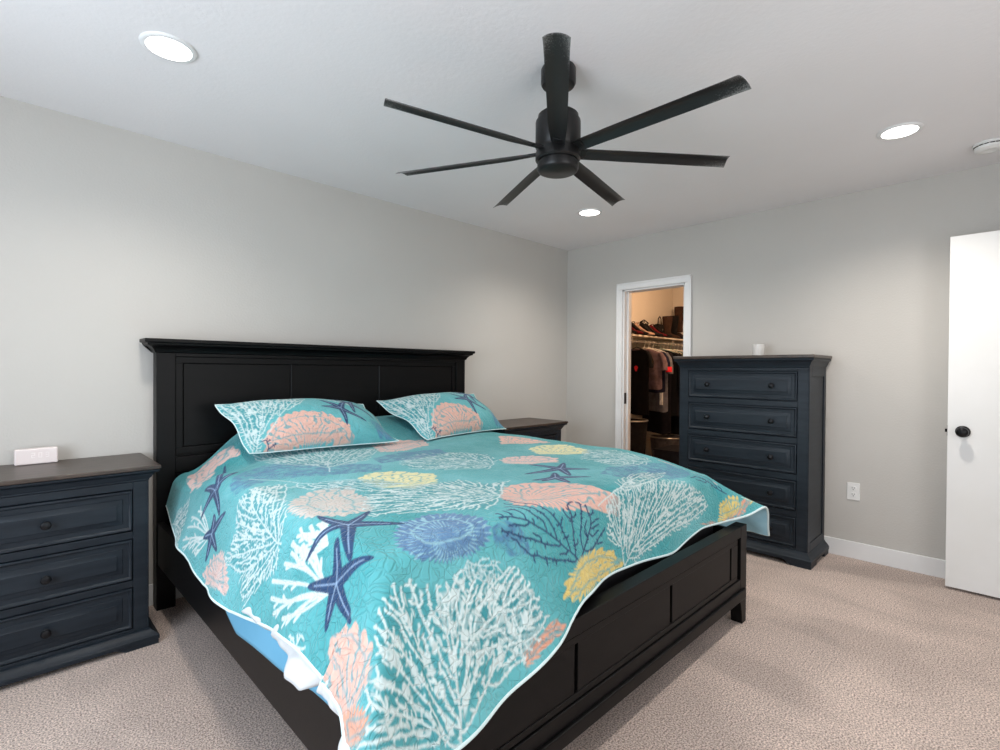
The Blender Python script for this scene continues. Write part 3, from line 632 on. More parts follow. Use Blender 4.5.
class Canvas:
    def __init__(s, x0, x1, y0, y1, res, seed=1):
        s.x0, s.y0, s.res = x0, y0, res
        s.w, s.h = int((x1-x0)/res)+1, int((y1-y0)/res)+1
        s.X, s.Y = np.meshgrid(x0+np.arange(s.w)*res, y0+np.arange(s.h)*res, indexing='ij')
        s.rs = np.random.RandomState(seed)
        n = s.noise(.30, 2); n2 = s.noise(.05, 2); t = np.clip(.5+n*.9+.25*n2, 0, 1)[..., None]
        s.C = np.array(srgb(54, 146, 152))*t + np.array(srgb(106, 180, 188))*(1-t)
    def noise(s, size, oct=3):
        out = np.zeros((s.w, s.h)); amp = 1
        for _ in range(oct):
            gw, gh = int(s.w*s.res/size)+3, int(s.h*s.res/size)+3
            g = s.rs.uniform(-1, 1, (gw, gh))
            fx, fy = np.arange(s.w)*s.res/size, np.arange(s.h)*s.res/size
            ix, iy = fx.astype(int), fy.astype(int); tx, ty = fx-ix, fy-iy; tx = tx*tx*(3-2*tx); ty = ty*ty*(3-2*ty)
            a = g[np.ix_(ix, iy)]; b = g[np.ix_(ix+1, iy)]; c = g[np.ix_(ix, iy+1)]; d = g[np.ix_(ix+1, iy+1)]
            out += amp*((a*(1-tx[:, None])+b*tx[:, None])*(1-ty)+(c*(1-tx[:, None])+d*tx[:, None])*ty)
            amp *= .5; size /= 2
        return out/1.75
    def inside(s, poly):
        """signed membership of a closed outline on a sub-window -> (slices, mask)"""
        p = np.array(poly, float)
        i0 = max(0, int((p[:, 0].min()-s.x0)/s.res)-6); i1 = min(s.w, int((p[:, 0].max()-s.x0)/s.res)+8)
        j0 = max(0, int((p[:, 1].min()-s.y0)/s.res)-6); j1 = min(s.h, int((p[:, 1].max()-s.y0)/s.res)+8)
        sl = (slice(i0, i1), slice(j0, j1)); X, Y = s.X[sl], s.Y[sl]
        m = np.zeros(X.shape, bool); n = len(p); dd = np.full(X.shape, 9.0)
        for k in range(n):
            (xa, ya), (xb, yb) = p[k], p[(k+1) % n]
            c = (ya > Y) != (yb > Y)
            m ^= c & (X < (xb-xa)*(Y-ya)/((yb-ya) if yb != ya else 1e-9)+xa)
            L2 = (xb-xa)**2+(yb-ya)**2+1e-12
            t = np.clip(((X-xa)*(xb-xa)+(Y-ya)*(yb-ya))/L2, 0, 1)
            dd = np.minimum(dd, np.hypot(X-xa-t*(xb-xa), Y-ya-t*(yb-ya)))
        return sl, np.where(m, dd, -dd)
    def mix(s, sl, a, col):
        a = np.clip(a, 0, 1)[..., None]
        s.C[sl] = s.C[sl]*(1-a)+np.array(col)*a
    def seg(s, a, b, r0, r1, col, alpha=1.0):
        r = max(r0, r1)+2*s.res
        i0 = max(0, int((min(a[0], b[0])-r-s.x0)/s.res)); i1 = min(s.w, int((max(a[0], b[0])+r-s.x0)/s.res)+2)
        j0 = max(0, int((min(a[1], b[1])-r-s.y0)/s.res)); j1 = min(s.h, int((max(a[1], b[1])+r-s.y0)/s.res)+2)
        if i0 >= i1 or j0 >= j1: return
        sl = (slice(i0, i1), slice(j0, j1)); X, Y = s.X[sl], s.Y[sl]
        L2 = (b[0]-a[0])**2+(b[1]-a[1])**2+1e-12
        t = np.clip(((X-a[0])*(b[0]-a[0])+(Y-a[1])*(b[1]-a[1]))/L2, 0, 1)
        d = np.hypot(X-a[0]-t*(b[0]-a[0]), Y-a[1]-t*(b[1]-a[1]))
        s.mix(sl, alpha*((r0+(r1-r0)*t)-d)/s.res+.5, col)
    def radial(s, root, poly, col, groove=26, dark=None):
        dark = dark or srgb(74, 160, 172)
        sl, D = s.inside(poly); X, Y = s.X[sl], s.Y[sl]
        n = s.noise(.05, 3)[sl]; n2 = s.noise(.018, 2)[sl]
        ang = np.arctan2(Y-root[1], X-root[0]); r = np.hypot(X-root[0], Y-root[1])
        m = (D + .012*n + .006*np.sin(ang*groove))/s.res/1.5
        g = np.sin(ang*groove+6*n+r*25)+.9*n2
        gr = np.clip((g-.62)*3, 0, 1)*np.clip(r/.05, 0, 1)
        rmax = D.max()
        ring = np.clip(1-np.abs(D-rmax*.45-.01*n)/.006, 0, 1)
        c = np.array(col)[None, None]*(1+.10*n2[..., None])
        c = c*(1-.75*gr[..., None])+np.array(dark)*.75*gr[..., None]
        c = c*(1-.7*ring[..., None])+np.array(dark)*.7*ring[..., None]
        a = np.clip(m, 0, 1)[..., None]
        s.C[sl] = s.C[sl]*(1-a)+c*a
    def tex(s, root, poly, col):
        sl, D = s.inside(poly); n = s.noise(.02, 2)[sl]; n3 = s.noise(.06, 2)[sl]
        a = np.clip((D+.014*n3)/.006, 0, 1)*np.clip(.62+.9*n, 0, 1)
        s.mix(sl, a, col)
    def coral(s, root, poly, col, sp=.022, th=.005, finger=False, shade=None, dense=False):
        """a branching fan grown from the root towards points scattered in its outline"""
        sl, D = s.inside(poly); X, Y = s.X[sl], s.Y[sl]
        rs = s.rs
        A = (D > .0).sum()*s.res**2
        npt = int(min(7000, A/(sp*sp)*(1.25 if not finger else 1.0)))+4
        idx = np.argwhere(D > 0.0)
        if len(idx) < 5: return
        pick = idx[rs.randint(0, len(idx), npt)]
        pts = np.stack([X[pick[:, 0], pick[:, 1]], Y[pick[:, 0], pick[:, 1]]], -1)+rs.uniform(-.5, .5, (npt, 2))*s.res
        step = sp*.40; kill = sp*.52
        nodes = [np.array(root, float)]; par = [-1]
        d0 = np.hypot(*(pts-nodes[0]).T); near = np.zeros(len(pts), int); alive = np.ones(len(pts), bool)
        for it in range(260):
            if not alive.any(): break
            use = alive
            grow = {}
            vec = pts[use]-np.array(nodes)[near[use]]
            L = np.hypot(vec[:, 0], vec[:, 1])+1e-9; vec = vec/L[:, None]
            tgt = near[use]
            acc = np.zeros((len(nodes), 2)); np.add.at(acc, tgt, vec)
            cnt = np.bincount(tgt, minlength=len(nodes))
            ids = np.nonzero(cnt)[0]
            newn = []
            for i in ids:
                v = acc[i]+rs.normal(0, .12, 2)*cnt[i]; l = np.hypot(*v)
                if l < 1e-6: continue
                newn.append((i, nodes[i]+v/l*step))
            if not newn: break
            b = len(nodes)
            for i, p in newn: nodes.append(p); par.append(i)
            NP = np.array([p for _, p in newn])
            dist = np.hypot(pts[:, None, 0]-NP[None, :, 0], pts[:, None, 1]-NP[None, :, 1])
            j = dist.argmin(1); dm = dist[np.arange(len(pts)), j]
            better = dm < d0
            near[better] = b+j[better]; d0[better] = dm[better]
            alive &= d0 > kill
            if len(nodes) > 16000: break
        if dense:
            s.mix(sl, np.clip(D/.03, 0, 1)*.55, srgb(44, 132, 142))
            ang = np.arctan2(Y-root[1], X-root[0]); r = np.hypot(X-root[0], Y-root[1])
            R_ = np.hypot(*(np.array(poly)-np.array(root)).T).max()
            for lo, hi in ((.04, .30), (.30, .60), (.60, 1.1)):
                rb = R_*(lo+hi)/2
                nz = vnoise(ang*rb/(th*1.3)+3*lo, r/(th*5.5), 7)+.35*vnoise(X/(th*1.2), Y/(th*1.2), 3)
                m = np.clip((nz-.78)*8, 0, 1)*np.clip((D-sp*1.3)/.01, 0, 1)*((r >= R_*lo) & (r < R_*hi))
                s.mix(sl, m*.92, col)
        nodes = np.array(nodes); n = len(nodes); w = np.ones(n)
        for i in range(n-1, 0, -1): w[par[i]] += w[i]*.35
        w = np.minimum(th*(.72+.16*np.log(w)), th*2.2)
        if finger: w = np.minimum(th*(.85+.08*np.log(np.maximum(w, 1))), th*1.3)
        for i in range(1, n):
            c = np.array(col)*(1+.05*rs.randn()) if shade is None else np.array(col)
            s.seg(nodes[par[i]], nodes[i], w[par[i]]*.5 if par[i] else w[i]*.5, w[i]*.5, np.clip(c, 0, 1))
    def fingers(s, root, poly, col, th, n=15):
        p = np.array(list(poly)+[poly[0]], float); P = []
        for k in range(len(p)-1):
            m = max(2, int(np.hypot(*(p[k+1]-p[k]))/.004)); P += [p[k]+(p[k+1]-p[k])*t/m for t in range(m)]
        P = np.array(P); R = np.array(root, float); d = np.hypot(*(P-R).T); P = P[d > .42*d.max()]
        for q in range(n):
            T = P[int((q+.5)*len(P)/n)]; v = T-R; nrm = np.array([-v[1], v[0]])*s.rs.uniform(-.10, .10)
            L = s.rs.uniform(.86, 1.0); last = R
            for k in range(1, 13):
                u = k/12*L; c = R+v*u+nrm*math.sin(u*PI)
                s.seg(last, c, th*(.30+.24*u), th*(.30+.26*u), col); last = c
                if k in (6, 8, 10) and s.rs.rand() < .75:
                    sg = 1 if s.rs.rand() < .5 else -1; w = v/np.hypot(*v)*.030+sg*np.array([-v[1], v[0]])/np.hypot(*v)*.016
                    s.seg(c, c+w, th*.42, th*.46, col)
    def star(s, c, tips, col, wid=.040):
        pale = srgb(150, 178, 210)
        for t in tips:
            pts = [np.array(c, float)]+[np.array(q, float) for q in t]
            # smooth the arm through its points
            P = []
            for k in range(15):
                u = k/14
                if len(pts) == 3: P.append((1-u)**2*pts[0]+2*u*(1-u)*(pts[1]*2-(pts[0]+pts[2])/2)+u*u*pts[2])
                else: P.append(pts[0]*(1-u)+pts[-1]*u)
            for k in range(14):
                u = k/14
                s.seg(P[k], P[k+1], wid*.5*(1-u)**.8+wid*.16, wid*.5*(1-u-1/14)**.8+wid*.16 if u < .92 else wid*.12, col)
            s._arms = getattr(s, '_arms', [])+[P]
        for P in s._arms[-len(tips):]:
            for k in range(0, 11):
                if k % 2 == 0 or True: s.seg(P[k], P[k+1]*.7+P[k]*.3, wid*.045, wid*.035, pale, .75)
    def sample(s, X, Y):
        fx = np.clip((X-s.x0)/s.res, 0, s.w-1.001); fy = np.clip((Y-s.y0)/s.res, 0, s.h-1.001)
        ix, iy = fx.astype(int), fy.astype(int); tx, ty = (fx-ix)[..., None], (fy-iy)[..., None]
        C = s.C
        return (C[ix, iy]*(1-tx)+C[ix+1, iy]*tx)*(1-ty)+(C[ix, iy+1]*(1-tx)+C[ix+1, iy+1]*tx)*ty

def paint(cv, motifs):
    for kind, colour, root, pts, k in motifs:
        c = PRINT[colour]
        if kind == 'star': cv.star(root, pts, c, k.get('w', .036))
        elif kind == 'radial': cv.radial(root, pts, c, k.get('g', 42 if colour == 'slate2' else 30), srgb(150, 196, 206) if colour == 'slate2' else None)
        elif kind == 'tex': cv.tex(root, pts, c)
        elif kind == 'branch': cv.coral(root, pts, c, k['sp'], k['th'], dense=colour.startswith(('white', 'pale')))
        elif kind == 'finger': cv.fingers(root, pts, c, k['th'], k.get('n', 9))

def quilt_colours(X, Y):
    cv = Canvas(-3.95, -0.9, -2.80, -.12, .0025, 3)
    paint(cv, MOTIFS)
    return cv.sample(X, Y)

SHAM = None
def sham_colours(A, B):
    """A, B in -1..1 across a sham of 0.90 x 0.42 m"""
    global SHAM
    if SHAM is None:
        SHAM = cv = Canvas(0, .92, 0, .44, .0022, 9)
        U = lambda a, b: (a/1000*.92, (1-b/400)*.44)     # 1000 x 400 layout, origin at the top left
        cv.coral(U(760, 150), [U(480, 20), U(560, 70), U(660, 130), U(760, 150), U(760, 20)], PRINT['white'], .014, .006)
        cv.radial(U(370, 440), [U(90, 400), U(88, 340), U(150, 270), U(250, 225), U(370, 205), U(500, 225), U(600, 280), U(660, 350), U(660, 400)], PRINT['peach'], 30)
        cv.coral(U(25, 420), [U(0, 30), U(0, 0), U(300, 0), U(500, 60), U(400, 150), U(270, 200), U(150, 250), U(85, 340), U(70, 400), U(10, 400), U(0, 200)], PRINT['white'], .0095, .0046, dense=True)
        cv.tex(U(930, 390), [U(850, 400), U(850, 260), U(965, 270), U(975, 400)], PRINT['slate'])
        cv.tex(U(980, 200), [U(945, 60), U(985, 40), U(1000, 330), U(970, 330)], srgb(120, 108, 84))
        cv.coral(U(100, 410), [U(70, 350), U(110, 330), U(150, 370), U(160, 400)], PRINT['navy'], .012, .006)
        cv.star(U(665, 185), [[U(620, 140), U(575, 95)], [U(705, 140), U(745, 115)], [U(600, 178), U(535, 170)], [U(650, 250), U(630, 320)], [U(735, 240), U(800, 285)]], PRINT['navy'], .034)
        cv.star(U(785, 120), [[U(750, 90), U(700, 65)], [U(815, 90), U(840, 60)], [U(770, 165), U(755, 215)], [U(840, 155), U(905, 240)], [U(720, 95), U(640, 75)]], PRINT['navy'], .032)
    return SHAM.sample((A+1)/2*.92, (B+1)/2*.44)
# ------------------------------------------------------------------ the cover, its lining and hem, the sheets and the shams
M['quilt'] = cloth_print('quilt_print')
M['lining'] = material('pale_blue_lining', srgb(150, 196, 214), 0.9, srgb(160, 204, 220), 14, 0.35, 60, spec=0.1)
M['blue_sheet'] = material('sky_blue_sheet', srgb(104, 164, 196), 0.8, srgb(110, 170, 202), 5, 0.2, 12, spec=0.15)
M['white_sheet'] = material('white_cotton', srgb(196, 198, 200), 0.85, srgb(204, 206, 208), 6, 0.4, 25, spec=0.1, bdist=0.006)
M['binding'] = material('pale_hem_binding', srgb(205, 226, 228), 0.85, srgb(214, 232, 234), 20)
NU, NV = 860, 740
u_, v_ = np.meshgrid(np.linspace(0, 1, NU), np.linspace(0, 1, NV), indexing='ij')
X_, Y_ = quilt_unfold(u_, v_)
PQ = np.stack(quilt_map(X_, Y_), -1)
ORG = np.array([-2.4575, -1.15, 0.79])
quilt = grid_mesh('quilt', PQ-ORG, M['quilt'], None, quilt_colours(X_, Y_), flip=True)
quilt.location = ORG
tag(quilt, 'turquoise quilt printed with white coral, peach shells and navy starfish, spread over the bed', 'quilt')
ul, vl = np.meshgrid(np.linspace(0.0005, .9995, 260), np.linspace(0.0005, .9995, 240), indexing='ij')
XL_, YL_ = quilt_unfold(ul, vl)
grid_mesh('lining', np.stack(quilt_map(XL_, YL_, .009), -1)-ORG, M['lining'], quilt)
def edge_line(us, vs, off=.0035):
    X, Y = quilt_unfold(np.array(us, float), np.array(vs, float))
    return list(zip(*[c.tolist() for c in quilt_map(X, Y, off)]))
k_ = 260
hem = edge_line([0]*k_, np.linspace(0, 1, k_)) + edge_line(np.linspace(0, 1, k_)[1:], [1]*(k_-1)) + edge_line([1]*(k_-1), np.linspace(1, 0, k_)[1:])
hb_m = MB().tube([tuple(np.array(p)-ORG) for p in hem], .0055, 8)
hb_m.build('binding', M['binding'], quilt, smooth=True)

# white sheet showing past the hem along the near side and round the corner
def sheet_strip(name, mat, y0, y1, ext, inner, off, n=160, m=26, crump=0.009, seed=1):
    vv = np.linspace(y0, y1, n)
    V, S = np.meshgrid(vv, np.linspace(0, 1, m), indexing='ij')
    Xh, Yh = quilt_unfold(np.zeros_like(V), V)
    X = Xh + inner*(1-S) - np.interp(V, *ext)*S
    P = np.stack(quilt_map(X, Yh, off), -1)
    w = crump*(.6+np.sin(V*70+S*4+seed)+.6*np.sin(V*143+S*9)+.5*np.sin(S*11+V*37))*sstep(.55, 1.0, S)
    P[..., 0] -= w*.8; P[..., 2] += w*.35
    return P
vs_ = [0.0, .58, .62, .69, .72, .745, .78, .80, .9, 1.0]
ex_ = [-.02, -.01, .012, .02, .035, .065, .055, .018, .012, .010]
PW = sheet_strip('w', None, .56, 1.0, (vs_, ex_), .16, .012)
ws = grid_mesh('white_sheet', PW-ORG, M['white_sheet']); ws.location = ORG
sm = ws.modifiers.new('thickness', 'SOLIDIFY'); sm.thickness = .003
tag(ws, 'crumpled white sheet peeking out below the near edge of the quilt', 'sheet')
# blue sheet hanging straight inside it
n, m = 120, 22
yy = np.linspace(-1.10, -2.16, n); zb = np.interp(yy[::-1], [-2.2, -1.92, -1.69, -1.54, -1.354, -1.22, -1.10], [.43, .419, .389, .371, .357, .40, .47])[::-1]
Yb, Sb = np.meshgrid(yy, np.linspace(0, 1, m), indexing='ij')
Zb = .61+(zb[:, None]-.61)*Sb
Xb = -3.447-.049*sstep(.56, .47, Zb)-.003*(1+np.sin(Yb*14+1))*sstep(.47, .40, Zb)-.004*sstep(.47, .38, Zb)
BO = np.array([-3.46, -1.6, .55])
bs = grid_mesh('blue_sheet', np.stack([Xb, Yb, Zb], -1)-BO, M['blue_sheet'], flip=True); bs.location = BO
sm = bs.modifiers.new('thickness', 'SOLIDIFY'); sm.thickness = .003
tag(bs, 'smooth sky-blue sheet hanging below the near side of the quilt', 'sheet')

def sham(corners, thick, label, seed, flip_tip=0.0):
    TL, TR, BR, BL = [np.array(c, float) for c in corners]
    cen = (TL+TR+BR+BL)/4
    nn = np.cross(TR-TL, BL-TL); nn /= np.linalg.norm(nn)
    if nn[1] > 0: nn = -nn
    n, m = 230, 120
    A, B = np.meshgrid(np.linspace(-1, 1, n), np.linspace(-1, 1, m), indexing='ij')   # a: left to right, b: bottom to top
    def surf(A, B, side):
        a = A*(1-.045*(1-B**2)); b = B*(1-(1-A**2)*np.where(B > 0, -.03, .05))
        s, t = (a+1)/2, (b+1)/2
        P = (BL*((1-s)*(1-t))[..., None]+BR*(s*(1-t))[..., None]+TR*(s*t)[..., None]+TL*((1-s)*t)[..., None])
        f = np.clip(1-np.abs(A)**2.6, 0, 1)**.75*np.clip(1-np.abs(B)**2.4, 0, 1)**.62
        d = thick*f*(1 if side > 0 else -.2)
        d = d + side*.004*np.sin(A*9+seed)*np.sin(B*7+seed*2)*f + .012*np.abs(A)**6*np.sin(B*5+seed)
        return P + nn*d[..., None]
    t = empty('pillow_sham', tuple(cen), 0, label, 'pillow', 'coral-print pillow shams')
    grid_mesh('sham_front', surf(A, B, 1)-cen, M['quilt'], t, sham_colours(A, B), flip=True)
    A2, B2 = np.meshgrid(np.linspace(-1, 1, 60), np.linspace(-1, 1, 40), indexing='ij')
    grid_mesh('sham_back', surf(A2, B2, -1)-cen, M['lining'], t)
    q = np.linspace(-1, 1, 60)
    loop = [(a, -1) for a in q[:-1]]+[(1, b) for b in q[:-1]]+[(-a, 1) for a in q[:-1]]+[(-1, -b) for b in q[:-1]]
    Pl = surf(np.array([l[0] for l in loop]), np.array([l[1] for l in loop]), 1)-cen
    MB().tube([tuple(p) for p in Pl], .003, 8, closed=True).build('piping', M['binding'], t, smooth=True)
sham([(-3.275, -.285, 1.055), (-2.430, -.285, 1.022), (-2.395, -.625, .816), (-3.205, -.568, .824)], .120, 'coral-and-shell print pillow on the side of the nightstand with the clock', 1.0)
sham([(-2.340, -.290, 1.030), (-1.480, -.255, 1.050), (-1.400, -.535, .812), (-2.190, -.640, .814)], .120, 'coral-and-shell print pillow on the side of the corner nightstand', 2.3)
# ------------------------------------------------------------------ ceiling fan
bm_, nt, b = new_mat('fan_blade_finish')
N, L = nt.nodes, nt.links
tc = N.new('ShaderNodeTexCoord'); no = N.new('ShaderNodeTexNoise'); no.inputs['Scale'].default_value = 220; no.inputs['Detail'].default_value = 6; no.inputs['Roughness'].default_value = 0.8
L.new(tc.outputs['Object'], no.inputs['Vector'])
at = N.new('ShaderNodeAttribute'); at.attribute_name = 'dust'
ad = N.new('ShaderNodeMath'); ad.operation = 'MULTIPLY_ADD'; ad.inputs[1].default_value = 0.30; L.new(at.outputs['Fac'], ad.inputs[0]); L.new(no.outputs[0], ad.inputs[2])
rp = N.new('ShaderNodeValToRGB'); rp.color_ramp.elements[0].position = 0.66; rp.color_ramp.elements[1].position = 0.84
rp.color_ramp.elements[0].color = (*srgb(20, 20, 21), 1); rp.color_ramp.elements[1].color = (*srgb(120, 120, 118), 1)
L.new(ad.outputs[0], rp.inputs[0]); L.new(rp.outputs[0], b.inputs['Base Color']); b.inputs['Roughness'].default_value = 0.42

FZ = 2.112
fan = empty('ceiling_fan', (-2.481, -1.878, H), math.radians(-141.4), 'black ceiling fan with seven long blades hanging above the bed', 'ceiling fan')
zz = lambda z: z+.012-H
MB().lathe([(.0, -.0005), (.066, -.0005), (.069, -.006), (.069, -.060), (.064, -.068), (.05, -.071), (0, -.071)], n=48).build('canopy', M['blackmetal'], fan, smooth=True)
MB().lathe([(.013, zz(2.245)), (.013, -.06)], n=20).build('downrod', M['blackmetal'], fan, smooth=True)
mo = MB().lathe([(0, zz(2.255)), (.03, zz(2.255)), (.032, zz(2.250)), (.070, zz(2.248)), (.080, zz(2.240)), (.081, zz(2.222)), (.088, zz(2.218)), (.0895, zz(2.212)), (.0895, zz(2.118)), (.086, zz(2.112)), (.086, zz(2.096)), (.089, zz(2.092)), (.089, zz(2.066)), (.083, zz(2.060)), (.078, zz(2.060)), (.0, zz(2.060))], n=56).build('motor_housing', M['blackmetal'], fan, smooth=True)
MB().lathe([(.074, zz(2.066)), (.074, zz(2.056)), (.081, zz(2.054)), (.0815, zz(2.030)), (.078, zz(2.022)), (.070, zz(2.018)), (.0, zz(2.016))], n=56).build('bottom_cap', M['blackmetal'], fan, smooth=True)
def blade():
    n, m = 40, 11; th = .0045
    P = []; D = []
    for side in (1, -1):
        for i in range(n):
            u = i/(n-1)
            for j in range(m):
                w = j/(m-1)*2-1
                x = .084 + (.710-.084)*u
                x += u**12 * (.008*w)               # swept, slightly hollow tip
                hw = .028 + .006*min(1, u*4) + .003*u
                hw *= 1 + .03*max(0, (u-.93)/.07)
                camber = .010*(1-w*w)
                y = w*hw; z = camber - .006 + side*th*.5*(1-abs(w)**6*.8)
                pt = .22 + .14*(1-min(1, u*5))
                c, s = math.cos(-pt), math.sin(-pt)
                P.append((x, y*c - z*s*0, y*s + z)); D.append(max(0, (u-.72)/.28)*(0.4+0.6*abs(w)) + .35*max(0, (abs(w)-.85)/.15))
    F = []
    K = n*m
    for s in (0, 1):
        for i in range(n-1):
            for j in range(m-1):
                a = s*K+i*m+j; F.append((a, a+m, a+m+1, a+1) if s == 0 else (a, a+1, a+m+1, a+m))
    for i in range(n-1):
        for j in (0, m-1):
            a = i*m+j; F.append((a, a+K, a+K+m, a+m) if j == 0 else (a, a+m, a+K+m, a+K))
    for j in range(m-1):
        for i in (0, n-1):
            a = i*m+j; F.append((a, a+1, a+K+1, a+K) if i == 0 else (a, a+K, a+K+1, a+1))
    return P, F, D
P_, F__, D_ = blade()
for k in range(7):
    a = 2*PI*k/7; c, s = math.cos(a), math.sin(a)
    mb = MB().add([(x, y, z) for x, y, z in P_], F__)
    o = mb.build('blade', bm_, fan, smooth=True)
    at_ = o.data.attributes.new('dust', 'FLOAT', 'POINT'); at_.data.foreach_set('value', D_)
    o.location = (0, 0, FZ-H); o.rotation_euler = (0, 0, a)
    br = MB().box(.070, .118, -.018, .018, -.004, .004)
    br.v = [(x, y*math.cos(-.24), z+y*math.sin(-.24)) for x, y, z in br.v]
    br.build('blade_bracket', M['blackmetal'], o, 0.002)

# ------------------------------------------------------------------ small things
t = empty('jar_candle', (-0.185, -1.868, 1.352), 0, 'small white jar candle standing on top of the tall dresser', 'candle')
jar, nt, b = new_mat('jar_glass'); b.inputs['Base Color'].default_value = (.85, .84, .82, 1); b.inputs['Transmission Weight'].default_value = .35; b.inputs['Roughness'].default_value = 0.15; b.inputs['IOR'].default_value = 1.3
MB().lathe([(0, .0005), (.036, .0005), (.040, .004), (.041, .085), (.0385, .085), (.0375, .008), (0, .006)], n=40).build('jar', jar, t, smooth=True)
M['wax'] = material('candle_wax', srgb(236, 226, 204), 0.5, srgb(240, 232, 214), 10)
wx = MB().lathe([(0, .0065), (.0370, .0085), (.0378, .064), (.034, .066), (0, .065)], n=40).build('wax', M['wax'], t, smooth=True)
MB().tube([(0, 0, .064), (.001, 0, .072), (.003, 0, .078)], .0012, 6).build('wick', M['dark'], wx)

t = empty('alarm_clock', (-3.945, -0.072, 0.806), math.radians(2), 'small white digital alarm clock standing on the nightstand', 'clock')
M['clock'] = material('clock_plastic', srgb(226, 214, 212), 0.35, srgb(230, 220, 218), 8)
MB().box(-.073, .073, -.018, .018, .0005, .071).build('case', M['clock'], t, 0.006, seg=3)
M['digit'] = material('clock_digit', srgb(244, 236, 234), 0.4, srgb(246, 238, 236), 8)
SEG = {'2': 'abged', '0': 'abcdef', '3': 'abgcd'}
def digit(ch, x, z, h=.022, w=.012):
    mb = MB(); th = .0022; y0, y1 = -.0186, -.0175
    q = dict(a=(x, x+w, z+h-th, z+h), g=(x, x+w, z+h/2-th/2, z+h/2+th/2), d=(x, x+w, z, z+th), f=(x, x+th, z+h/2, z+h), e=(x, x+th, z, z+h/2), b=(x+w-th, x+w, z+h/2, z+h), c=(x+w-th, x+w, z, z+h/2))
    for s in SEG[ch]: a = q[s]; mb.box(a[0], a[1], y0, y1, a[2], a[3])
    return mb
for ch, x in (('2', -.018), ('0', .006), ('3', .030)): digit(ch, x, .030).build('digit', M['digit'], t)
# ------------------------------------------------------------------ closet contents, seen through the doorway
M['shelf'] = material('shelf_board', srgb(226, 214, 196), 0.45, srgb(232, 220, 202), 4)
M['rodm'] = material('closet_rod_metal', srgb(160, 155, 148), 0.3, srgb(170, 165, 158), 10, metal=0.8)
SY0, SY1, SZ = -0.05, 0.278, 1.668
sh = MB().box(.125, 2.775, SY0, SY1, SZ-.019, SZ).build('closet_shelf', M['shelf'], None, 0.002)
tag(sh, 'pale closet shelf board loaded with shoes and bags', 'shelf')
t = empty('hanging_rod', (0, 0, 0), 0, 'metal clothes rod under the closet shelf', 'clothes rod')
RY, RZ = 0.0, 1.590
MB().tube([(.126, RY, RZ), (1.4, RY, RZ), (2.774, RY, RZ)], .015, 14).build('rod', M['rodm'], t, smooth=True)
for x in (1.24, 2.235):
    MB().box(x-.006, x+.006, RY-.012, SY1-.002, RZ-.016, RZ-.008).box(x-.006, x+.006, RY-.006, RY+.006, RZ-.02, SZ-.020).box(x-.006, x+.006, SY1-.012, SY1-.002, RZ-.20, SZ-.02).build('rod_bracket', M['shelf'], t)

def fabric(name, c, c2=None): return material(name, srgb(*c), 0.9, srgb(*(c2 or tuple(min(255, int(v*1.25)+3) for v in c))), 18, 0.3, 90, spec=0.1)
rng = random.Random(5)
def garment(name, x, w, length, sleeve, mat, hcol, label, twist=0.0, trim=None, group='clothes on the closet rod', cat='shirt'):
    """a garment on a hanger; hangs from the rod at x, faces -x, width along y"""
    t = empty(name, (x, RY, RZ), twist, label, cat, group)
    # hanging shape: closed rings from shoulder to hem
    n, ph = 34, rng.random()*6
    rows = 22; vs = []; fs = []
    for i in range(rows):
        v = i/(rows-1)
        z = -.115 - .0*v
        if v < .18:
            k = v/.18; z = -.085 - .055*k; hw = .07 + (w/2-.07)*k**.8; hd = .014 + .012*k
        else:
            k = (v-.18)/.82; z = -.14 - (length-.14)*k; hw = w/2*(1-.10*math.sin(min(1, k*1.5)*PI*.5)*(1-k*.5)); hd = .026+.008*k
        for j in range(n):
            a = 2*PI*j/n
            rip = 1 + .30*v*math.sin(a*5+ph+v*1.2)
            yy = hw*math.copysign(abs(math.cos(a))**.8, math.cos(a)); xx = hd*math.sin(a)*rip
            vs.append((xx, yy, z + .012*math.sin(a*3+ph)*v))
    for i in range(rows-1):
        for j in range(n):
            fs.append((i*n+j, i*n+(j+1) % n, (i+1)*n+(j+1) % n, (i+1)*n+j))
    fs.append(tuple(range(n))); fs.append(tuple((rows-1)*n+j for j in range(n-1, -1, -1)))
    MB().add(vs, fs).build('cloth_body', mat, t, smooth=True)
    for sgn in (-1, 1):
        if sleeve > 0:
            y0 = sgn*(w/2-.015)
            MB().tube([(0, y0-sgn*.03, -.135), (0, y0+sgn*.012, -.20), (0, y0+sgn*.030, -.14-sleeve*.6), (-.006, y0+sgn*.034, -.14-sleeve)], [.026, .032, .034, .034], 14).build('sleeve', mat, t, smooth=True)
    if True:
        MB().tube([(.036*math.sin(a), .068*math.cos(a), -.088-.012*(1+math.sin(a-PI))*.5) for a in [2*PI*k/20 for k in range(20)]], .006, 6, closed=True).build('collar', mat if trim is None else trim, t, smooth=True)
    return t
def hanger(x, hcol, label, twist=0.0, w=.40):
    t = empty('clothes_hanger', (x, RY, RZ), twist, label, 'hanger', 'hangers on the closet rod')
    MB().tube([(0, .010, -.022), (0, .018, -.004), (0, .014, .012), (0, 0, .020), (0, -.014, .012), (0, -.018, 0), (0, -.012, -.018), (0, 0, -.034), (0, 0, -.068)], .0028, 8).build('hook', hcol, t, smooth=True)
    MB().tube([(0, 0, -.066), (0, w*.25, -.090), (0, w/2, -.128), (0, w*.25, -.134), (0, 0, -.134), (0, -w*.25, -.134), (0, -w/2, -.128), (0, -w*.25, -.090)], .0048, 8, closed=True).build('shoulders', hcol, t, smooth=True)
    return t
blk = fabric('black_knit', (14, 13, 15)); blk2 = fabric('black_cotton', (20, 18, 21)); mauve = fabric('mauve_cotton', (92, 74, 76)); grey = fabric('grey_knit', (86, 84, 88))
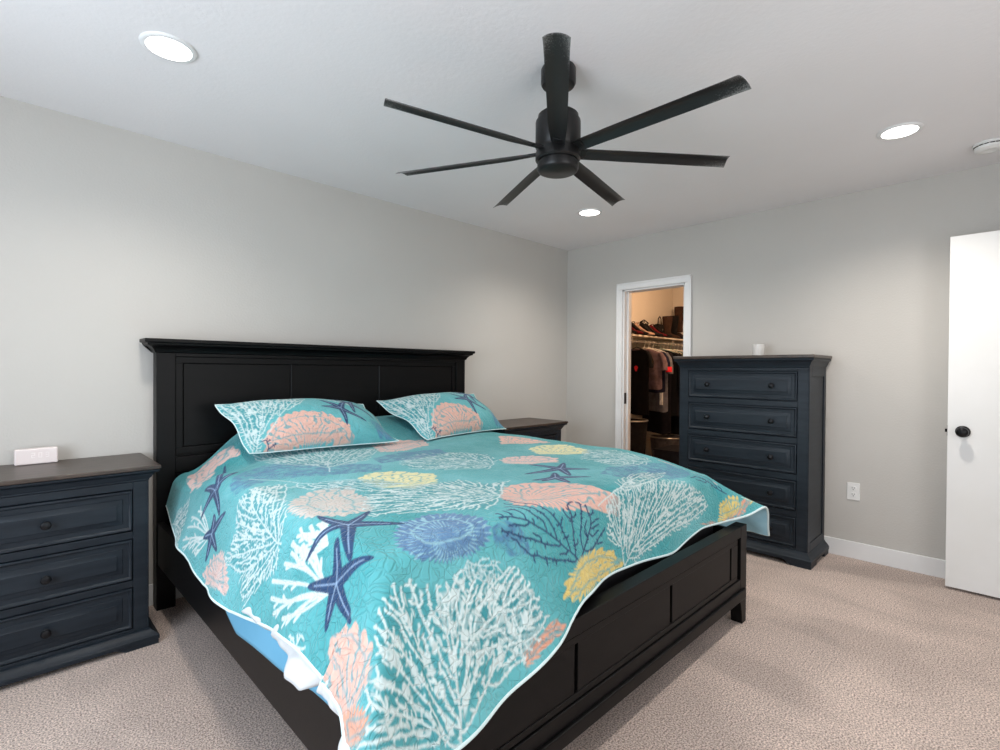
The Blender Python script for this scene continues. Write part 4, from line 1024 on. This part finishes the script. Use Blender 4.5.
olive = fabric('olive_cloth', (70, 66, 40)); whitef = fabric('white_cloth', (206, 200, 192)); red = fabric('red_cloth', (190, 36, 46)); navyf = fabric('navy_cloth', (24, 26, 40)); tan = fabric('tan_cloth', (150, 122, 88))
hw_ = material('white_hanger_plastic', srgb(232, 226, 214), 0.4); hb_ = material('black_hanger_plastic', srgb(22, 22, 24), 0.4); hg_ = material('green_hanger_plastic', srgb(170, 190, 172), 0.4)
G = [  # x, name, w, length, sleeve, mat, hanger, label, twist, category
 (1.34, 'black_tee', .46, .86, .17, blk, hb_, 'black short-sleeved T-shirt with a red chest print, foremost on the closet rod', -.9, 'shirt'),
 (1.82, 'black_dress', .42, 1.12, .10, blk2, hb_, 'long black dress hanging behind the grey striped shirt in the closet', -.06, 'dress'),
 (1.91, 'black_jacket', .50, .90, .40, blk, hg_, 'black long-sleeved top on a pale green hanger in the closet', .04, 'jacket'),
 (1.52, 'mauve_shirt', .50, .56, .20, mauve, hw_, 'mauve short-sleeved shirt on the closet rod', -.05, 'shirt'),
 (1.62, 'dark_red_top', .46, .60, .20, navyf, hw_, 'dark top with a bright red cuff hanging behind the mauve shirt', .06, 'shirt'),
 (1.72, 'grey_shirt', .44, .84, .24, grey, hw_, 'grey striped shirt hanging low on the closet rod', -.04, 'shirt'),
 (2.00, 'black_blouse', .48, .90, .30, blk2, hw_, 'black blouse on a white hanger beside the olive jacket', .03, 'shirt'),
 (2.09, 'olive_jacket', .48, .92, .44, olive, hw_, 'olive jacket at mid rod in the closet', -.03, 'jacket'),
 (2.18, 'black_coat', .50, 1.16, .46, blk, hg_, 'long black coat hanging beside the olive jacket', .04, 'coat'),
 (2.28, 'navy_shirt', .48, .90, .30, navyf, hw_, 'navy shirt on the far half of the closet rod', -.05, 'shirt'),
 (2.38, 'tan_cardigan', .46, .70, .36, tan, hw_, 'tan cardigan close to the dresser side of the doorway', .05, 'cardigan'),
 (2.48, 'black_sweater', .48, .92, .38, blk2, hw_, 'black sweater next after the tan cardigan on the rod', -.04, 'sweater'),
 (2.60, 'dark_pullover', .48, .92, .36, blk, hg_, 'dark pullover on a green hanger near the closet end wall', .03, 'pullover'),
]
for (x, nm, w, ln, sl, mt, hm, lab, tw, ct) in G:
    tw *= .4
    g = garment(nm, x, w, ln, sl, mt, hm, lab, twist=tw, trim=(mauve if nm == 'black_tee' else None), cat=ct)
    colour = 'white' if hm is hw_ else ('black' if hm is hb_ else 'pale green')
    hanger(x, hm, '%s plastic hanger holding the %s' % (colour, nm.replace('_', ' ')), tw, w*.86)
    if nm == 'black_tee':
        e = MB(); c_ = [(.028*math.cos(a)*(1+.25*math.sin(3*a)), .034*math.sin(a)) for a in [2*PI*k/18 for k in range(18)]]
        # printed patch on the chest, following the cloth
        e.add([(-.0365, y-.03, z-.32) for y, z in c_]+[(-.028, y-.03, z-.32) for y, z in c_], [tuple(range(18))]+[(i, (i+1) % 18, 18+(i+1) % 18, 18+i) for i in range(18)])
        e.build('chest_print', red, g)
    if nm == 'dark_red_top':
        MB().tube([(-.004, -.262, -.30), (-.006, -.266, -.36)], [.037, .037], 14).build('cuff', red, g, smooth=True)
    if nm == 'grey_shirt':
        MB().box(-.040, -.030, -.16, -.12, -.76, -.2).build('white_stripe', whitef, g)

# shoes, boots and bags on the shelf
leather = fabric('black_leather', (22, 19, 18)); brown = fabric('brown_leather', (52, 36, 28)); redl = fabric('red_leather', (74, 14, 18)); pale = fabric('pale_leather', (150, 122, 106))
def pump(name, x, y, rz, mat, label, heel=.085, group='shoes on the closet shelf'):
    t = empty(name, (x, y, SZ+.0005), rz, label, 'shoe', group)
    # sole line from toe (+x) to heel (-x); body is a lofted shell
    st = [(.125, .010, .012, .012), (.105, .010, .030, .022), (.070, .012, .038, .032), (.030, .020, .034, .034), (-.020, .018+heel*.45, .026, .026), (-.070, heel*.86, .028, .046), (-.105, heel, .030, .062), (-.122, heel+.012, .016, .040)]
    n = 14; vs = []; fs = []
    for (xx, zb, hw, hh) in st:
        for j in range(n):
            a = 2*PI*j/n; vs.append((xx, hw*math.cos(a), zb + hh*.5*(1+math.sin(a))*(1 if math.sin(a) > 0 else .4) - (.004 if math.sin(a) < 0 else 0)))
    for i in range(len(st)-1):
        for j in range(n): fs.append((i*n+j, i*n+(j+1) % n, (i+1)*n+(j+1) % n, (i+1)*n+j))
    fs.append(tuple(range(n-1, -1, -1))); fs.append(tuple((len(st)-1)*n+j for j in range(n)))
    MB().add(vs, fs).build('upper', mat, t, smooth=True)
    MB().tube([(-.104, 0, heel+.006), (-.106, 0, heel*.5), (-.110, 0, 0)], [.018, .009, .006], 10).build('heel', leather, t, smooth=True)
    MB().tube([(-.100+.028*math.cos(a)*.9, .034*math.sin(a), heel+.055+.012*math.cos(a)) for a in [2*PI*k/18 for k in range(18)]], .0045, 6, closed=True).build('ankle_strap', mat, t, smooth=True)
    return t
def boot(name, x, y, rz, mat, label, h=.36):
    t = empty(name, (x, y, SZ+.0005), rz, label, 'boot', 'boots on the closet shelf')
    st = [(-.03, 0, h, .066, .060), (-.03, 0, h-.02, .068, .062), (-.03, 0, h*.7, .062, .056), (-.03, 0, h*.4, .048, .044), (-.028, 0, h*.24, .050, .040)]
    n = 18; rx_ = .80; vs = []; fs = []
    for (cx, cy, z, rx, ry) in st:
        for j in range(n): a = 2*PI*j/n; vs.append((cx+rx*math.cos(a), cy+ry*math.sin(a), z))
    for i in range(len(st)-1):
        for j in range(n): fs.append((i*n+j, i*n+(j+1) % n, (i+1)*n+(j+1) % n, (i+1)*n+j))
    MB().add(vs, fs).build('shaft', mat, t, smooth=True)
    fo = [(.150, .016, .012), (.130, .034, .028), (.080, .042, .042), (.030, .040, .064), (-.02, .040, .096), (-.065, .038, .098), (-.084, .022, .080)]
    vs = []; fs = []
    for (xx, hw, hh) in fo:
        for j in range(n): a = 2*PI*j/n; vs.append((xx, hw*math.cos(a), .008+hh*.5*(1+math.sin(a))))
    for i in range(len(fo)-1):
        for j in range(n): fs.append((i*n+j, i*n+(j+1) % n, (i+1)*n+(j+1) % n, (i+1)*n+j))
    fs.append(tuple(range(n-1, -1, -1))); fs.append(tuple((len(fo)-1)*n+j for j in range(n)))
    MB().add(vs, fs).build('foot', mat, t, smooth=True)
    MB().box(-.085, .10, -.034, .034, 0, .010).build('sole', leather, t, 0.003)
    return t
def bag(name, x, y, rz, mat, label, w=.26, h=.15):
    t = empty(name, (x, y, SZ+.0005), rz, label, 'handbag', 'handbags on the closet shelf')
    MB().hexa([(-w/2, -.05, 0), (w/2, -.05, 0), (w/2, .05, 0), (-w/2, .05, 0), (-w*.42, -.022, h), (w*.42, -.022, h), (w*.42, .022, h), (-w*.42, .022, h)]).build('bag_body', mat, t, 0.018, seg=4)
    MB().tube([(-w*.28, 0, h-.01), (-w*.22, 0, h+.07), (0, 0, h+.10), (w*.22, 0, h+.07), (w*.28, 0, h-.01)], .007, 8).build('handle', mat, t, smooth=True)
    MB().lathe([(0, .0), (.010, 0), (.010, .006), (0, .007)], (0, -.038, h*.6), 12, 'y').build('clasp', M['rodm'], t)
    return t
pump('high_heel_shoe', 1.14, .005, -1.70, leather, 'black high-heeled shoe at the doorway end of the closet shelf')
pump('high_heel_shoe', 1.26, .005, -1.50, redl, 'dark red high-heeled shoe second from the doorway end of the shelf', .11)
bag('handbag', 1.40, .205, .25, leather, 'black handbag with a looped handle on the closet shelf', .28, .13)
pump('high_heel_shoe', 1.40, .005, -1.65, leather, 'black high-heeled shoe in front of the black handbag', .10)
pump('high_heel_shoe', 1.52, .005, -1.40, pale, 'pale high-heeled shoe just past the handbag', .10)
pump('high_heel_shoe', 1.64, .005, -1.62, leather, 'black high-heeled shoe next after the pale shoe', .12)
pump('high_heel_shoe', 1.75, .005, -1.50, leather, 'black high-heeled shoe at the middle of the closet shelf', .11)
bag('handbag', 1.86, .205, -.2, leather, 'wider black handbag at the middle of the closet shelf', .32, .13)
pump('high_heel_shoe', 1.86, .005, -1.70, redl, 'dark red high-heeled shoe in front of the wider handbag', .10)
pump('high_heel_shoe', 1.98, .005, -1.55, leather, 'black high-heeled shoe just before the tall boots', .11)
bag('handbag', 2.13, .13, .1, leather, 'square black handbag right beside the tall boots on the closet shelf', .20, .19)
boot('tall_boot', 2.28, .07, -1.6, brown, 'dark brown tall boot nearer the doorway on the closet shelf', .30)
boot('tall_boot', 2.46, .07, -1.55, leather, 'black tall boot beside the brown one on the closet shelf', .32)
boot('tall_boot', 2.64, .08, -1.57, brown, 'dark brown tall boot at the far end of the closet shelf, tallest of all', .46)

# baskets on the closet floor under the clothes
def basket(x, y, label, mat, r=.20, h=.30):
    t = empty('laundry_basket', (x, y, 0.0005), 0, label, 'basket', 'baskets on the closet floor')
    MB().lathe([(0, 0), (r*.8, 0), (r, h), (r-.012, h), (r*.8-.012, .012), (0, .012)], n=32).build('basket_wall', mat, t, smooth=True)
    MB().tube([((r+.002)*math.cos(a), (r+.002)*math.sin(a), h) for a in [2*PI*k/32 for k in range(32)]], .009, 8, closed=True).build('rim', M['rodm'], t, smooth=True)
basket(1.27, .04, 'round dark basket on the closet floor under the black T-shirt', fabric('dark_basket', (26, 24, 26)), .20, .66)
basket(1.92, -.10, 'round grey basket deeper in the closet under the olive jacket', fabric('grey_basket', (70, 66, 66)), .21, .42)

def shade_filler(x, y, w, d, h, label, mat):  # dark lidded bins added to black out the brightly lit closet floor
    t = empty('shade_filler_bin', (x, y, 0.0005), 0, label, 'bin', 'bins added to darken the closet floor')
    MB().hexa([(-w*.46, -d*.46, 0), (w*.46, -d*.46, 0), (w*.46, d*.46, 0), (-w*.46, d*.46, 0), (-w/2, -d/2, h), (w/2, -d/2, h), (w/2, d/2, h), (-w/2, d/2, h)]).build('tub', mat, t, .008)
    MB().box(-w/2-.008, w/2+.008, -d/2-.008, d/2+.008, h+.0005, h+.018).build('lid', mat, t, .004)
dk = fabric('shade_filler_dark', (24, 22, 24))
shade_filler(1.34, -.50, .44, .30, .36, 'low dark bin added to darken the closet floor, nearer the doorway', dk)
shade_filler(2.42, -.20, .40, .36, .40, 'low dark bin added to darken the floor deep in the closet beside the baskets', dk)
